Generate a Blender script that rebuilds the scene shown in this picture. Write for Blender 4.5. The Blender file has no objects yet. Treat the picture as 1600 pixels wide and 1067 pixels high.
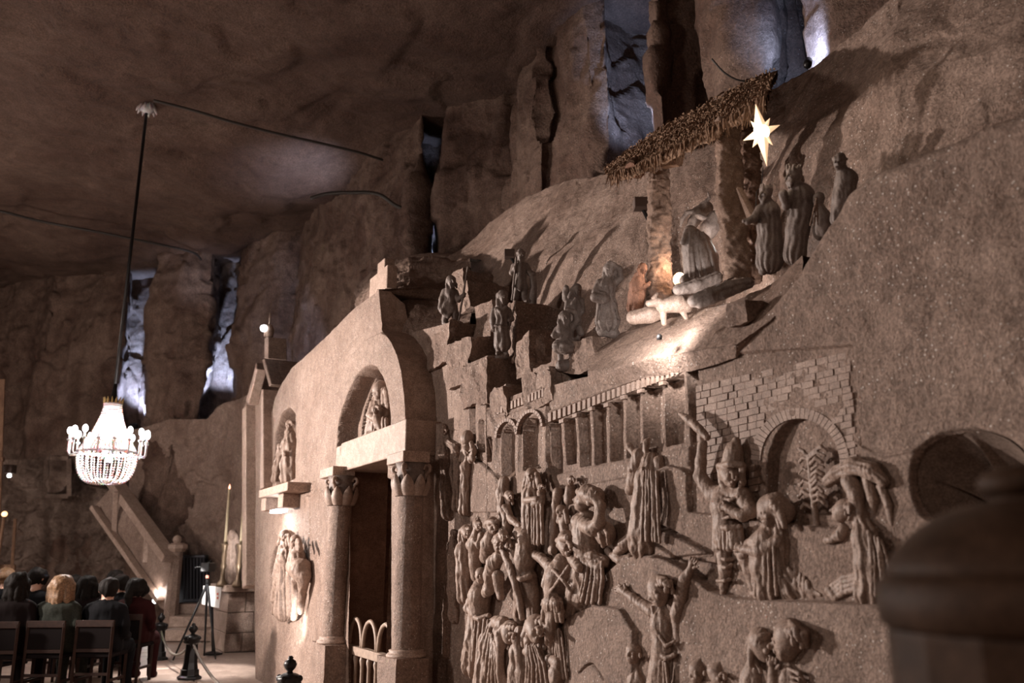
import bpy, bmesh, math, random
import numpy as np
from mathutils import Vector, Matrix
R = math.radians
random.seed(7)
SC = bpy.context.scene
COL = SC.collection
# ------------------------------------------------------------------ camera
EYE = np.array((0., 0., 1.5))
FPX = 1344.; PITCH = R(14.1); YAW = R(28.1); CX, CY = 800., 533.5
cam = bpy.data.cameras.new('camera'); camo = bpy.data.objects.new('camera', cam); COL.objects.link(camo)
camo.location = EYE; camo.rotation_euler = (R(90) + PITCH, 0, -YAW)
cam.sensor_width = 36; cam.lens = FPX / 1600 * 36; cam.clip_start = .05; cam.clip_end = 200
cam.dof.use_dof = True; cam.dof.focus_distance = 6.5; cam.dof.aperture_fstop = 2.0
SC.camera = camo
SC.view_settings.view_transform = 'Standard'; SC.view_settings.look = 'None'
SC.view_settings.gamma = 1; SC.view_settings.use_curve_mapping = False
SC.view_settings.exposure = 0.0
# ------------------------------------------------------------------ world and lights
wd = bpy.data.worlds.new('world'); SC.world = wd; wd.use_nodes = True
wd.node_tree.nodes['Background'].inputs[0].default_value = (.30, .19, .13, 1)
wd.node_tree.nodes['Background'].inputs[1].default_value = .10
def lamp(name, kind, loc, watts, col, size=.1, target=None, spot=60, blend=.5):
    l = bpy.data.lights.new(name, kind); l.energy = watts; l.color = col
    if kind == 'AREA': l.shape = 'DISK'; l.size = size
    else: l.shadow_soft_size = size
    if kind == 'SPOT': l.spot_size = R(spot); l.spot_blend = blend
    o = bpy.data.objects.new(name, l); COL.objects.link(o); o.location = loc
    if target is not None:
        o.rotation_euler = (Vector(target) - Vector(loc)).to_track_quat('-Z', 'Y').to_euler()
    return o
WARM = (1, .875, .80); WHITE = (1, .94, .90); BLUE = (.36, .56, 1)
# wall floodlight, and unseen fill lights added to brighten ceiling, far end and shadows
lamp('wall_floodlight', 'SPOT', (-3.2, 11.5, 2.6), 5300, WARM, .14, (2.9, 7.8, 2.2), 88, 1.)
lamp('fill_light_back', 'POINT', (-5.0, 7.0, 3.6), 680, WARM, .5)
lamp('fill_light_far', 'POINT', (-5.0, 16.5, 3.2), 720, WARM, .4)
lamp('fill_light_near', 'POINT', (-3.5, -1.5, 4.0), 160, (1, .80, .66), .4)
# ------------------------------------------------------------------ projection helpers (where a line of sight meets a real plane)
_H = np.array((math.sin(YAW), math.cos(YAW), 0.)); _RT = np.array((math.cos(YAW), -math.sin(YAW), 0.))
_FW = _H * math.cos(PITCH) + np.array((0, 0, math.sin(PITCH)))
_UP = -_H * math.sin(PITCH) + np.array((0, 0, math.cos(PITCH)))
def ray(u, v):
    u = np.asarray(u, float)[..., None]; v = np.asarray(v, float)[..., None]
    return _RT * (u - CX) / FPX + _UP * (CY - v) / FPX + _FW
def pd(u, v, D): return EYE + ray(u, v) * np.asarray(D, float)[..., None]
def dX(u, v, X): return np.asarray(X, float) / ray(u, v)[..., 0]
def px(u, v, X): return pd(u, v, dX(u, v, X))
def pz(u, v, Z): r = ray(u, v); return EYE + r * ((np.asarray(Z, float) - 1.5) / r[..., 2])[..., None]
def depth_of(P): return float(np.dot(np.asarray(P) - EYE, _FW))
W = 2.9          # plane of the carved wall
WP = 2.65        # plane of the portal front, standing proud of it
# ------------------------------------------------------------------ noise
_rs = np.random.RandomState(3); _PT = _rs.permutation(512).astype(np.int64); _VT = _rs.rand(512) * 2 - 1
def vnoise(P):
    P = np.asarray(P, float); I = np.floor(P).astype(np.int64); f = P - I; f = f * f * (3 - 2 * f); out = 0
    for a in (0, 1):
        ha = _PT[(I[..., 0] + a) & 511]
        for b in (0, 1):
            hb = _PT[(ha + I[..., 1] + b) & 511]
            for c in (0, 1):
                h = _VT[(_PT[(hb + I[..., 2] + c) & 511])]
                w = (f[..., 0] if a else 1 - f[..., 0]) * (f[..., 1] if b else 1 - f[..., 1]) * (f[..., 2] if c else 1 - f[..., 2])
                out = out + h * w
    return out
def fbm(P, sc, oct=4, gain=.5, ridge=False):
    P = np.asarray(P) * (1. / sc); a = 1.; s = 0.; t = 0.
    for k in range(oct):
        n = vnoise(P + 17.3 * k)
        if ridge: n = 1 - 2 * np.abs(n)
        s = s + a * n; t += a; a *= gain; P = P * 2.03
    return s / t
# ------------------------------------------------------------------ materials
def newmat(name):
    m = bpy.data.materials.new(name); m.use_nodes = True; nt = m.node_tree
    return m, nt, nt.nodes['Principled BSDF']
def rock_mat(name, c1, c2, c3=None, scale=1., bump=.5, rough=.72, spec=.35, speck=0., stretch=(1, 1, 1), patch=1.1):
    m, nt, b = newmat(name); N = nt.nodes.new; L = nt.links.new
    tc = N('ShaderNodeTexCoord'); mp = N('ShaderNodeMapping'); mp.inputs['Scale'].default_value = stretch
    L(tc.outputs['Object'], mp.inputs[0])
    def noise(sc, det=6, rg=.6, dist=0):
        n = N('ShaderNodeTexNoise'); n.inputs['Scale'].default_value = sc * scale; n.inputs['Detail'].default_value = det
        n.inputs['Roughness'].default_value = rg; n.inputs['Distortion'].default_value = dist; L(mp.outputs[0], n.inputs[0]); return n
    big = noise(patch, 5, .6, .6); mid = noise(9, 8, .7); fine = noise(55, 4, .7)
    r1 = N('ShaderNodeValToRGB'); r1.color_ramp.elements[0].position = .36; r1.color_ramp.elements[1].position = .66
    r1.color_ramp.elements[0].color = (*c1, 1); r1.color_ramp.elements[1].color = (*c2, 1); L(big.outputs[0], r1.inputs[0])
    mx = N('ShaderNodeMixRGB'); mx.blend_type = 'MULTIPLY'; mx.inputs[0].default_value = .75
    r2 = N('ShaderNodeValToRGB'); r2.color_ramp.elements[0].position = .3; r2.color_ramp.elements[1].position = .7
    r2.color_ramp.elements[0].color = (.55, .5, .47, 1); r2.color_ramp.elements[1].color = (1.25, 1.22, 1.2, 1)
    L(mid.outputs[0], r2.inputs[0]); L(r1.outputs[0], mx.inputs[1]); L(r2.outputs[0], mx.inputs[2])
    mx2 = N('ShaderNodeMixRGB'); mx2.blend_type = 'MULTIPLY'; mx2.inputs[0].default_value = .62
    r3 = N('ShaderNodeValToRGB'); r3.color_ramp.elements[0].position = .38; r3.color_ramp.elements[1].position = .64
    r3.color_ramp.elements[0].color = (.48, .45, .43, 1); r3.color_ramp.elements[1].color = (1.5, 1.48, 1.48, 1)
    L(fine.outputs[0], r3.inputs[0]); L(mx.outputs[0], mx2.inputs[1]); L(r3.outputs[0], mx2.inputs[2])
    col = mx2.outputs[0]
    if speck:
        vo = N('ShaderNodeTexVoronoi'); vo.inputs['Scale'].default_value = 34 * scale; L(mp.outputs[0], vo.inputs[0])
        rs = N('ShaderNodeValToRGB'); rs.color_ramp.elements[0].position = .10 * speck; rs.color_ramp.elements[1].position = .22 * speck
        rs.color_ramp.elements[0].color = (1, 1, 1, 1); rs.color_ramp.elements[1].color = (0, 0, 0, 1); L(vo.outputs['Distance'], rs.inputs[0])
        gate = noise(3.1, 3, .6); gr = N('ShaderNodeMath'); gr.operation = 'GREATER_THAN'; gr.inputs[1].default_value = .50
        L(gate.outputs[0], gr.inputs[0]); mu = N('ShaderNodeMath'); mu.operation = 'MULTIPLY'; L(rs.outputs[0], mu.inputs[0]); L(gr.outputs[0], mu.inputs[1])
        m3 = N('ShaderNodeMixRGB'); m3.inputs[2].default_value = (.62, .55, .50, 1); L(mu.outputs[0], m3.inputs[0]); L(col, m3.inputs[1]); col = m3.outputs[0]
    L(col, b.inputs['Base Color'])
    b.inputs['Roughness'].default_value = rough; b.inputs['Specular IOR Level'].default_value = spec
    ad = N('ShaderNodeMath'); ad.operation = 'MULTIPLY_ADD'; ad.inputs[1].default_value = .45
    L(fine.outputs[0], ad.inputs[0]); L(mid.outputs[0], ad.inputs[2])
    bp = N('ShaderNodeBump'); bp.inputs['Strength'].default_value = bump; bp.inputs['Distance'].default_value = .03 / scale
    L(ad.outputs[0], bp.inputs['Height']); L(bp.outputs[0], b.inputs['Normal'])
    return m
def plain(name, col, rough=.6, metal=0., spec=.5, emit=None, estr=0., noise=0., nscale=30, bump=0.):
    m, nt, b = newmat(name); b.inputs['Base Color'].default_value = (*col, 1); b.inputs['Roughness'].default_value = rough
    b.inputs['Metallic'].default_value = metal; b.inputs['Specular IOR Level'].default_value = spec
    if emit: b.inputs['Emission Color'].default_value = (*emit, 1); b.inputs['Emission Strength'].default_value = estr
    N = nt.nodes.new; L = nt.links.new
    if noise or bump:
        tc = N('ShaderNodeTexCoord'); n = N('ShaderNodeTexNoise'); n.inputs['Scale'].default_value = nscale; n.inputs['Detail'].default_value = 5
        L(tc.outputs['Object'], n.inputs[0])
        r = N('ShaderNodeValToRGB'); r.color_ramp.elements[0].position = .3; r.color_ramp.elements[1].position = .7
        r.color_ramp.elements[0].color = (*[c * (1 - noise) for c in col], 1); r.color_ramp.elements[1].color = (*[min(1, c * (1 + noise)) for c in col], 1)
        L(n.outputs[0], r.inputs[0]); L(r.outputs[0], b.inputs['Base Color'])
        if bump:
            bp = N('ShaderNodeBump'); bp.inputs['Strength'].default_value = bump; bp.inputs['Distance'].default_value = .01
            L(n.outputs[0], bp.inputs['Height']); L(bp.outputs[0], b.inputs['Normal'])
    return m
M = {}
M['salt'] = rock_mat('carved_salt', (.235, .165, .130), (.335, .250, .205), scale=1.2, bump=1., speck=1., rough=.6)
M['salt_smooth'] = rock_mat('dressed_salt', (.33, .245, .20), (.41, .315, .262), scale=1.6, bump=.22, speck=.6, rough=.55)
M['figure'] = rock_mat('sculpted_salt', (.27, .20, .163), (.35, .27, .225), scale=3, bump=.16, rough=.55, spec=.4)
M['statue'] = rock_mat('grey_statue_salt', (.155, .125, .112), (.235, .195, .175), scale=4, bump=.15, rough=.6)
M['cliff'] = rock_mat('rough_brown_salt', (.085, .046, .032), (.19, .128, .098), scale=.7, bump=1., speck=.38, rough=.75, patch=1.4)
M['ceiling'] = rock_mat('ceiling_salt', (.080, .043, .030), (.135, .085, .063), scale=.7, bump=1., speck=.3, rough=.75, patch=.9)
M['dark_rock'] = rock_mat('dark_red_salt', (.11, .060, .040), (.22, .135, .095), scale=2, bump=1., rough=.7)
M['slope'] = rock_mat('ledge_salt', (.20, .135, .104), (.31, .228, .185), scale=1.1, bump=1., speck=.9, rough=.66)
M['floor'] = rock_mat('floor_salt', (.30, .225, .185), (.42, .33, .28), scale=1.5, bump=.12, rough=.38, spec=.5)
# ------------------------------------------------------------------ objects
def tag(o, label=None, cat=None, group=None, kind=None):
    if label: o['label'] = label
    if cat: o['category'] = cat
    if group: o['group'] = group
    if kind: o['kind'] = kind
    return o
def empty(name, loc, label=None, cat=None, group=None, rz=0, kind=None):
    o = bpy.data.objects.new(name, None); COL.objects.link(o); o.location = tuple(float(x) for x in loc); o.rotation_euler = (0, 0, rz); o.empty_display_size = .1
    return tag(o, label, cat, group, kind)
def link_mesh(name, me, mat, parent=None, smooth=True):
    if mat is not None: me.materials.append(mat)
    if smooth: me.polygons.foreach_set('use_smooth', np.ones(len(me.polygons), bool))
    o = bpy.data.objects.new(name, me); COL.objects.link(o)
    if parent is not None:                        # meshes are written in world metres: keep them where they are
        o.parent = parent; o.matrix_parent_inverse = Matrix.LocRotScale(parent.location, parent.rotation_euler, None).inverted()
    return o
def np_mesh(name, V, Q):
    V = np.ascontiguousarray(V, dtype=np.float32).reshape(-1, 3); Q = np.ascontiguousarray(Q, dtype=np.int32); k = Q.shape[1]
    me = bpy.data.meshes.new(name); me.vertices.add(len(V)); me.vertices.foreach_set('co', V.ravel())
    me.loops.add(Q.size); me.loops.foreach_set('vertex_index', Q.ravel())
    me.polygons.add(len(Q)); me.polygons.foreach_set('loop_start', np.arange(0, Q.size, k, dtype=np.int32))
    try: me.polygons.foreach_set('loop_total', np.full(len(Q), k, np.int32))
    except Exception: pass
    me.update(calc_edges=True); me.validate()
    return me
def grid_quads(nr, nc, mask=None):
    i = np.arange(nr * nc).reshape(nr, nc)
    Q = np.stack([i[:-1, :-1], i[1:, :-1], i[1:, 1:], i[:-1, 1:]], -1)
    if mask is not None: Q = Q[mask]
    return Q.reshape(-1, 4)
def grid_obj(name, P, mat, parent=None, mask=None, smooth=True):
    return link_mesh(name, np_mesh(name, P.reshape(-1, 3), grid_quads(P.shape[0], P.shape[1], mask)), mat, parent, smooth)
class MB:
    """collects simple solids and links them as one mesh object"""
    def __init__(s): s.v = []; s.f = []
    def add(s, V, Fc):
        n = len(s.v); s.v += [tuple(map(float, p)) for p in V]; s.f += [tuple(n + i for i in f) for f in Fc]; return s
    def hexa(s, P): return s.add(P, [(0, 3, 2, 1), (4, 5, 6, 7), (0, 1, 5, 4), (1, 2, 6, 5), (2, 3, 7, 6), (3, 0, 4, 7)])
    def box(s, x0, x1, y0, y1, z0, z1):
        return s.hexa([(x0, y0, z0), (x1, y0, z0), (x1, y1, z0), (x0, y1, z0), (x0, y0, z1), (x1, y0, z1), (x1, y1, z1), (x0, y1, z1)])
    def obox(s, c, ax, ay, az, h):        # centre, three unit axes, half sizes
        c, ax, ay, az = map(np.asarray, (c, ax, ay, az)); P = []
        for k in (-1, 1):
            for i, j in ((-1, -1), (1, -1), (1, 1), (-1, 1)): P.append(c + ax * i * h[0] + ay * j * h[1] + az * k * h[2])
        return s.hexa(P)
    def lathe(s, c, prof, n=16, axis=(0, 0, 1), caps=True, rot=0.):
        ax = Vector(axis).normalized(); q = ax.to_track_quat('Z', 'Y'); V = []; Fc = []
        for (r, z) in prof:
            for k in range(n):
                a = rot + 2 * math.pi * k / n; V.append(Vector(c) + q @ Vector((r * math.cos(a), r * math.sin(a), z)))
        m = len(prof)
        for i in range(m - 1):
            for k in range(n): Fc.append((i * n + k, i * n + (k + 1) % n, (i + 1) * n + (k + 1) % n, (i + 1) * n + k))
        if caps: Fc.append(tuple(range(n - 1, -1, -1))); Fc.append(tuple((m - 1) * n + k for k in range(n)))
        return s.add(V, Fc)
    def tube(s, pts, r, n=8):
        pts = [Vector(tuple(map(float, p))) for p in pts]; rs = r if hasattr(r, '__len__') else [r] * len(pts); V = []; Fc = []; up = None
        for i, p in enumerate(pts):
            t = (pts[min(i + 1, len(pts) - 1)] - pts[max(i - 1, 0)]).normalized()
            if up is None: up = Vector((0, 0, 1)) if abs(t.z) < .9 else Vector((1, 0, 0))
            a = t.cross(up).normalized(); b = a.cross(t).normalized(); up = b
            for k in range(n):
                w = 2 * math.pi * k / n; V.append(p + (a * math.cos(w) + b * math.sin(w)) * rs[i])
        for i in range(len(pts) - 1):
            for k in range(n): Fc.append((i * n + k, i * n + (k + 1) % n, (i + 1) * n + (k + 1) % n, (i + 1) * n + k))
        Fc.append(tuple(range(n - 1, -1, -1))); Fc.append(tuple((len(pts) - 1) * n + k for k in range(n)))
        return s.add(V, Fc)
    def ball(s, c, r, n=10, m=7, sq=(1, 1, 1)):
        prof = [(r * math.sin(math.pi * i / m) + 1e-5, -r * math.cos(math.pi * i / m)) for i in range(m + 1)]
        V0 = len(s.v); s.lathe((0, 0, 0), prof, n)
        s.v[V0:] = [(c[0] + p[0] * sq[0], c[1] + p[1] * sq[1], c[2] + p[2] * sq[2]) for p in s.v[V0:]]; return s
    def build(s, name, mat, parent=None, smooth=False, bevel=0.):
        me = bpy.data.meshes.new(name); me.from_pydata(s.v, [], s.f); me.update()
        bm = bmesh.new(); bm.from_mesh(me); bmesh.ops.recalc_face_normals(bm, faces=bm.faces)
        if bevel: bmesh.ops.bevel(bm, geom=list(bm.edges), offset=bevel, segments=1, affect='EDGES')
        bm.to_mesh(me); bm.free()
        return link_mesh(name, me, mat, parent, smooth)
def smooth_by_angle(o, a=40):
    try: o.data.set_sharp_from_angle(angle=R(a))
    except Exception: pass
    return o
def lerp_nodes(nodes, x):
    """nodes: [(x, a, b...)] -> linear interpolation of the rest at x"""
    nodes = np.array(nodes, float); return [np.interp(x, nodes[:, 0], nodes[:, k]) for k in range(1, nodes.shape[1])]
def normals(P):
    du = np.gradient(P, axis=1); dv = np.gradient(P, axis=0); n = np.cross(dv, du); n /= np.linalg.norm(n, axis=-1, keepdims=True) + 1e-12
    return n
def sheet(name, cols, mat, nu, nv, amp=.05, sc=.5, ridge=0., steps=0., cap=None, parent=None, capz=0.):
    """rock face through columns of nodes [(u, [(v, X), ...])], roughened in metres"""
    U = np.array([c[0] for c in cols], float); V = np.array([[n[0] for n in c[1]] for c in cols], float)
    D = np.array([[float(dX(c[0], n[0], n[1])) if n[1] < 8 else n[1] - 10 for n in c[1]] for c in cols])   # above 10: 10 + depth
    ID = 1 / D; kr = V.shape[1]; u = np.linspace(U[0], U[-1], nu); t = np.linspace(0, kr - 1, nv)
    Vi = np.stack([np.interp(u, U, V[:, k]) for k in range(kr)]); Ii = np.stack([np.interp(u, U, ID[:, k]) for k in range(kr)])
    i0 = np.clip(np.floor(t).astype(int), 0, kr - 2); f = (t - i0)[:, None]
    VV = Vi[i0] * (1 - f) + Vi[i0 + 1] * f; II = Ii[i0] * (1 - f) + Ii[i0 + 1] * f
    P = pd(np.broadcast_to(u, VV.shape), VV, 1 / II)
    n = normals(P); d = fbm(P, sc, 5) * amp
    if ridge: d = d + (fbm(P, sc * 1.6, 4, ridge=True)) * ridge
    if steps: q = fbm(P + 9, sc * 1.2, 3) * 4; d = d + (np.floor(q) + np.clip((q - np.floor(q)) * 5 - 4, 0, 1)) * steps
    P = P + n * d[..., None]
    if cap: # the top runs back into the rock
        top = P[-1]; ext = [top + np.array((cap * k / 6., 0, capz * k / 6.)) for k in range(1, 7)]; P = np.concatenate([P, np.array(ext)])
    return grid_obj(name, P, mat, parent)
# ================================================================== SETTING
# ---- cliffs above the carved wall: plan points (u at v=300, depth) turned into world points, vertical faces
plan_px = [(1760, 5.6), (1500, 6.2), (1330, 6.9), (1296, 7.3), (1290, 8.4), (1236, 8.6), (1226, 7.9), (1215, 7.7), (1160, 7.9), (1128, 8.3), (1122, 9.2), (1050, 9.2), (1040, 9.0),
           (1036, 9.4), (1029, 10.9), (975, 10.6), (958, 10.2), (915, 10.3), (865, 10.9), (858, 11.3), (845, 11.2), (815, 11.8), (808, 12.8), (790, 12.9), (742, 13.4), (700, 13.6),
           (700, 13.65), (696, 15.2), (662, 15.0), (656, 13.9), (640, 14.3), (600, 14.9), (560, 15.2), (485, 16.2), (478, 16.9), (440, 16.9), (392, 18.0), (389, 19.8), (352, 19.9), (345, 18.2), (300, 18.0), (266, 18.4),
           (262, 20.4), (220, 20.5), (213, 19.3), (140, 19.8), (96, 19.9), (88, 20.8), (30, 21.2), (-60, 21.5), (-300, 22.), (-700, 22.5)]
pp = np.array([pd(u, 300, D)[:2] for u, D in [(a, b + 2.2 * min(1, max(0, (590 - a) / 110.))) for a, b in plan_px]])
seg = np.concatenate([[0], np.cumsum(np.linalg.norm(np.diff(pp, axis=0), axis=1))])
NS = 1250; sI = np.linspace(0, seg[-1], NS); NZ = 250; zz = np.linspace(-.1, 9.2, NZ)
cx_, cy_ = np.interp(sI, seg, pp[:, 0]), np.interp(sI, seg, pp[:, 1])
P = np.stack([np.broadcast_to(cx_, (NZ, NS)), np.broadcast_to(cy_, (NZ, NS)), np.broadcast_to(zz[:, None], (NZ, NS))], -1).copy()
# edges of the quarried panels wander with height
wob = fbm(np.stack([P[..., 0] * .8, P[..., 1] * .8, P[..., 2]], -1), 2.2, 3)
nrm = normals(P)
P += nrm * (fbm(P, .9, 5) * .16 + fbm(P, .35, 4, ridge=True) * .05 + wob * .25)[..., None]
q = fbm(P + 40, 1.3, 3) * 3; P += nrm * ((np.floor(q)) * .07)[..., None]
tag(grid_obj('wall_cliff', P, M['cliff']), kind='structure')
# ---- ceiling
gx = np.arange(-13, 11.01, .085); gy = np.arange(-4, 27, .085); GX, GY = np.meshgrid(gx, gy)
P = np.stack([GX, GY, np.full_like(GX, 8.45)], -1); P[..., 2] += fbm(P, 3.2, 5) * .55 + fbm(P, .5, 3) * .05
q = fbm(P + 5, 2.4, 3) * 3; P[..., 2] += (np.floor(q)) * .07
tag(grid_obj('ceiling', P, M['ceiling']), kind='structure')
# ---- plain far sides of the chamber (outside the frame)
P = np.stack(np.meshgrid(np.linspace(-4, 27, 90), np.linspace(-.2, 9, 30)), -1); P = np.stack([np.full(P.shape[:2], -12.), P[..., 0], P[..., 1]], -1); P[..., 0] += fbm(P, 1.2, 4) * .3
tag(grid_obj('wall_left', P, M['cliff']), kind='structure')
P = np.stack(np.meshgrid(np.linspace(-12.5, 10, 70), np.linspace(-.2, 9, 30)), -1); P = np.stack([P[..., 0], np.full(P.shape[:2], -3.5), P[..., 1]], -1); P[..., 1] += fbm(P, 1.2, 4) * .3
tag(grid_obj('wall_back', P, M['cliff']), kind='structure')

# ---- second tier: the slope behind the ledges, up to the foot of the cliffs
tier = [(545, [(600, 3.5), (560, 3.55), (530, 3.7), (505, 4.0), (490, 4.3)]),
        (575, [(600, 3.5), (560, 3.55), (520, 3.7), (480, 4.0), (462, 4.3)]),
        (604, [(600, 3.4), (550, 3.5), (500, 3.7), (462, 3.9), (415, 4.2)]),
        (640, [(610, 3.35), (550, 3.45), (500, 3.65), (455, 3.9), (398, 4.2)]),
        (672, [(620, 3.35), (550, 3.45), (500, 3.65), (450, 3.9), (394, 4.3)]),
        (700, [(640, 3.4), (560, 3.5), (500, 3.7), (460, 3.9), (402, 4.2)]),
        (722, [(640, 3.4), (560, 3.5), (500, 3.75), (450, 3.95), (388, 4.3)]),
        (760, [(660, 3.4), (580, 3.5), (500, 3.75), (430, 4.0), (350, 4.5)]),
        (800, [(680, 3.35), (600, 3.45), (500, 3.7), (410, 3.95), (322, 4.5)]),
        (862, [(680, 3.3), (590, 3.35), (500, 3.6), (400, 3.85), (288, 4.5)]),
        (950, [(660, 3.3), (560, 3.35), (480, 3.5), (390, 3.75), (268, 4.4)]),
        (1010, [(640, 3.4), (540, 3.45), (460, 3.6), (360, 3.8), (240, 4.3)]),
        (1060, [(640, 3.75), (540, 3.8), (460, 3.85), (320, 3.9), (205, 4.2)]),
        (1120, [(640, 3.75), (540, 3.8), (460, 3.85), (300, 3.9), (180, 4.2)]),
        (1190, [(620, 3.6), (500, 3.65), (400, 3.7), (280, 3.8), (146, 4.2)]),
        (1215, [(620, 3.55), (500, 3.6), (400, 3.65), (270, 3.75), (136, 4.2)]),
        (1262, [(600, 3.5), (480, 3.5), (380, 3.55), (230, 3.65), (104, 4.1)]),
        (1330, [(540, 3.4), (430, 3.4), (320, 3.45), (180, 3.55), (56, 4.0)]),
        (1400, [(520, 3.35), (400, 3.35), (260, 3.4), (120, 3.5), (-10, 3.9)]),
        (1600, [(460, 3.3), (340, 3.3), (200, 3.35), (60, 3.45), (-80, 3.8)]),
        (1900, [(400, 3.3), (280, 3.3), (140, 3.35), (0, 3.45), (-180, 3.8)])]
tag(sheet('wall_slope', tier, M['slope'], 760, 300, amp=.05, sc=.42, ridge=.018, steps=.008, cap=2.2, capz=.35), kind='structure')

crest = [(556, [(530, 2.95), (505, 3.0), (486, 3.1), (468, 3.4), (452, 4.0)]), (592, [(560, 2.71), (505, 2.74), (476, 2.84), (446, 3.1), (416, 4.0)]), (612, [(570, 2.72), (520, 2.76), (482, 2.86), (440, 3.1), (410, 4.0)]), (640, [(580, 2.93), (524, 2.90), (486, 2.95), (436, 3.2), (400, 4.0)]),
         (690, [(600, 2.95), (540, 2.99), (500, 3.12), (455, 3.4), (404, 4.0)]), (735, [(600, 3.1), (540, 3.2), (500, 3.25), (455, 3.4), (404, 4.0)])]
tag(sheet('trim_10', crest, M['slope'], 170, 150, amp=.05, sc=.25, ridge=.03, steps=.012, cap=.6), kind='structure')
# ---- the carved wall (height field over the plane x = W)
def poly_sdf(Y, Z, poly):
    """signed distance (negative inside) of points to a polygon in the wall plane, metres"""
    d = np.full(Y.shape, 1e9); ins = np.zeros(Y.shape, bool); n = len(poly)
    for i in range(n):
        (ax, ay), (bx, by) = poly[i], poly[(i + 1) % n]; ex, ey = bx - ax, by - ay
        wx, wy = Y - ax, Z - ay; t = np.clip((wx * ex + wy * ey) / (ex * ex + ey * ey + 1e-12), 0, 1)
        d = np.minimum(d, (wx - ex * t) ** 2 + (wy - ey * t) ** 2)
        c = ((ay > Z) != (by > Z)) & (Y < (bx - ax) * (Z - ay) / (by - ay + 1e-12) + ax); ins ^= c
    d = np.sqrt(d); return np.where(ins, -d, d)
def line_dist(Y, Z, pts):
    d = np.full(Y.shape, 1e9)
    for (ax, ay), (bx, by) in zip(pts[:-1], pts[1:]):
        ex, ey = bx - ax, by - ay; wx, wy = Y - ax, Z - ay; t = np.clip((wx * ex + wy * ey) / (ex * ex + ey * ey + 1e-12), 0, 1)
        d = np.minimum(d, (wx - ex * t) ** 2 + (wy - ey * t) ** 2)
    return np.sqrt(d)
def spline(pts, n=6):
    pts = np.array(pts, float); P_ = np.vstack([2 * pts[0] - pts[1], pts, 2 * pts[-1] - pts[-2]]); out = []
    for i in range(1, len(P_) - 2):
        for k in range(n):
            t = k / n; a, b, c, d = P_[i - 1:i + 3]
            out.append(.5 * ((2 * b) + (c - a) * t + (2 * a - 5 * b + 4 * c - d) * t * t + (-a + 3 * b - 3 * c + d) * t ** 3))
    out.append(pts[-1]); return [tuple(x) for x in out]
class Field:
    def __init__(s, P, X0): s.P = P; s.Y = P[..., 1]; s.Z = P[..., 2]; s.X0 = X0; s.h = np.zeros(s.Y.shape)   # h > 0: deeper into the wall
    def conv(s, pts, X=None): return [tuple(px(u, v, X or s.X0)[1:]) for u, v in pts]
    def win(s, q, m):
        a = np.array(q); w = (s.Y > a[:, 0].min() - m) & (s.Y < a[:, 0].max() + m) & (s.Z > a[:, 1].min() - m) & (s.Z < a[:, 1].max() + m)
        r = np.where(w.any(1))[0]; c = np.where(w.any(0))[0]
        return (slice(r[0], r[-1] + 1), slice(c[0], c[-1] + 1)) if len(r) else None
    def poly(s, pts, depth, soft=.006, X=None, mode='add', curve=False):
        q = s.conv(spline(pts + [pts[0]]) if curve else pts, X); w = s.win(q, soft + .02)
        if w is None: return
        d = poly_sdf(s.Y[w], s.Z[w], q); k = np.clip(.5 - d / soft, 0, 1); k = k * k * (3 - 2 * k)
        if mode == 'add': s.h[w] += depth * k
        else: s.h[w] = s.h[w] * (1 - k) + depth * k
    def stroke(s, pts, r, depth, X=None, curve=True):
        q = s.conv(spline(pts) if curve and len(pts) > 2 else pts, X); w = s.win(q, r * 2 + .01)
        if w is None: return
        d = line_dist(s.Y[w], s.Z[w], q); k = np.clip(1 - d / r, 0, 1); s.h[w] += depth * k * k * (3 - 2 * k)
O1R = [(597, 500), (603, 504), (612, 508), (640, 520), (704, 503), (705, 546), (733.5, 527), (734.5, 568), (761.5, 555), (763, 622), (789, 599), (791, 622), (820, 610), (822, 592), (856.5, 571), (858, 603),
       (938, 582), (1000, 563), (1060, 550), (1150, 537), (1178, 500), (1206, 466), (1250, 420), (1288, 356), (1330, 292), (1370, 264), (1430, 240), (1500, 214), (1560, 188), (1600, 176), (1900, 90), (2100, 60)]
O1R_bot = [(597, 520), (610, 535), (640, 560), (651, 600), (656, 1900)]
u = np.concatenate([np.arange(597, 1610, 1.55), np.linspace(1615, 2050, 60)])
u = np.sort(np.concatenate([u, [a + .02 for a, b in O1R if 640 < a < 900]])); NU = len(u)
top = np.interp(u, *np.array(O1R).T); zf = 0
vf = CY + 0 * u
def v_floor(u_, X):           # image row where the plane meets the floor
    lo, hi = np.full(u_.shape, 900.), np.full(u_.shape, 9000.)
    for _ in range(40):
        mi = (lo + hi) / 2; z = px(u_, mi, X)[..., 2]; lo = np.where(z > -.03, mi, lo); hi = np.where(z > -.03, hi, mi)
    return hi
vfl = v_floor(u, W); vfl = np.minimum(vfl, np.where(u < 656, np.interp(u, *np.array(O1R_bot).T), 1e9))
NV = 440; t = np.linspace(0, 1, NV)[:, None]; split = np.minimum(1085., vfl)
t2 = np.linspace(0, 1, 26)[1:, None]
VV = np.concatenate([top + (split - top) * t, split + (vfl - split) * t2])
UU = np.broadcast_to(u, VV.shape)
Pw = px(UU, VV, W); F1 = Field(Pw, W)
# large quarry faces and the swelling of the boulder at the near end
F1.h += fbm(Pw, .9, 3) * .03 + fbm(Pw, .22, 3) * .008
m_near = np.clip((UU - 1120) / 240, 0, 1) * np.clip((VV * 0 + 620 - VV) / 150, 0, 1)
F1.h += m_near * (fbm(Pw + 3, .55, 4) * .09 - .03) + fbm(Pw, .05, 2) * .004
edge = np.clip(1 - (VV - top) / 26., 0, 1) * (UU > 1150); F1.h += edge ** 2 * .09
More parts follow.
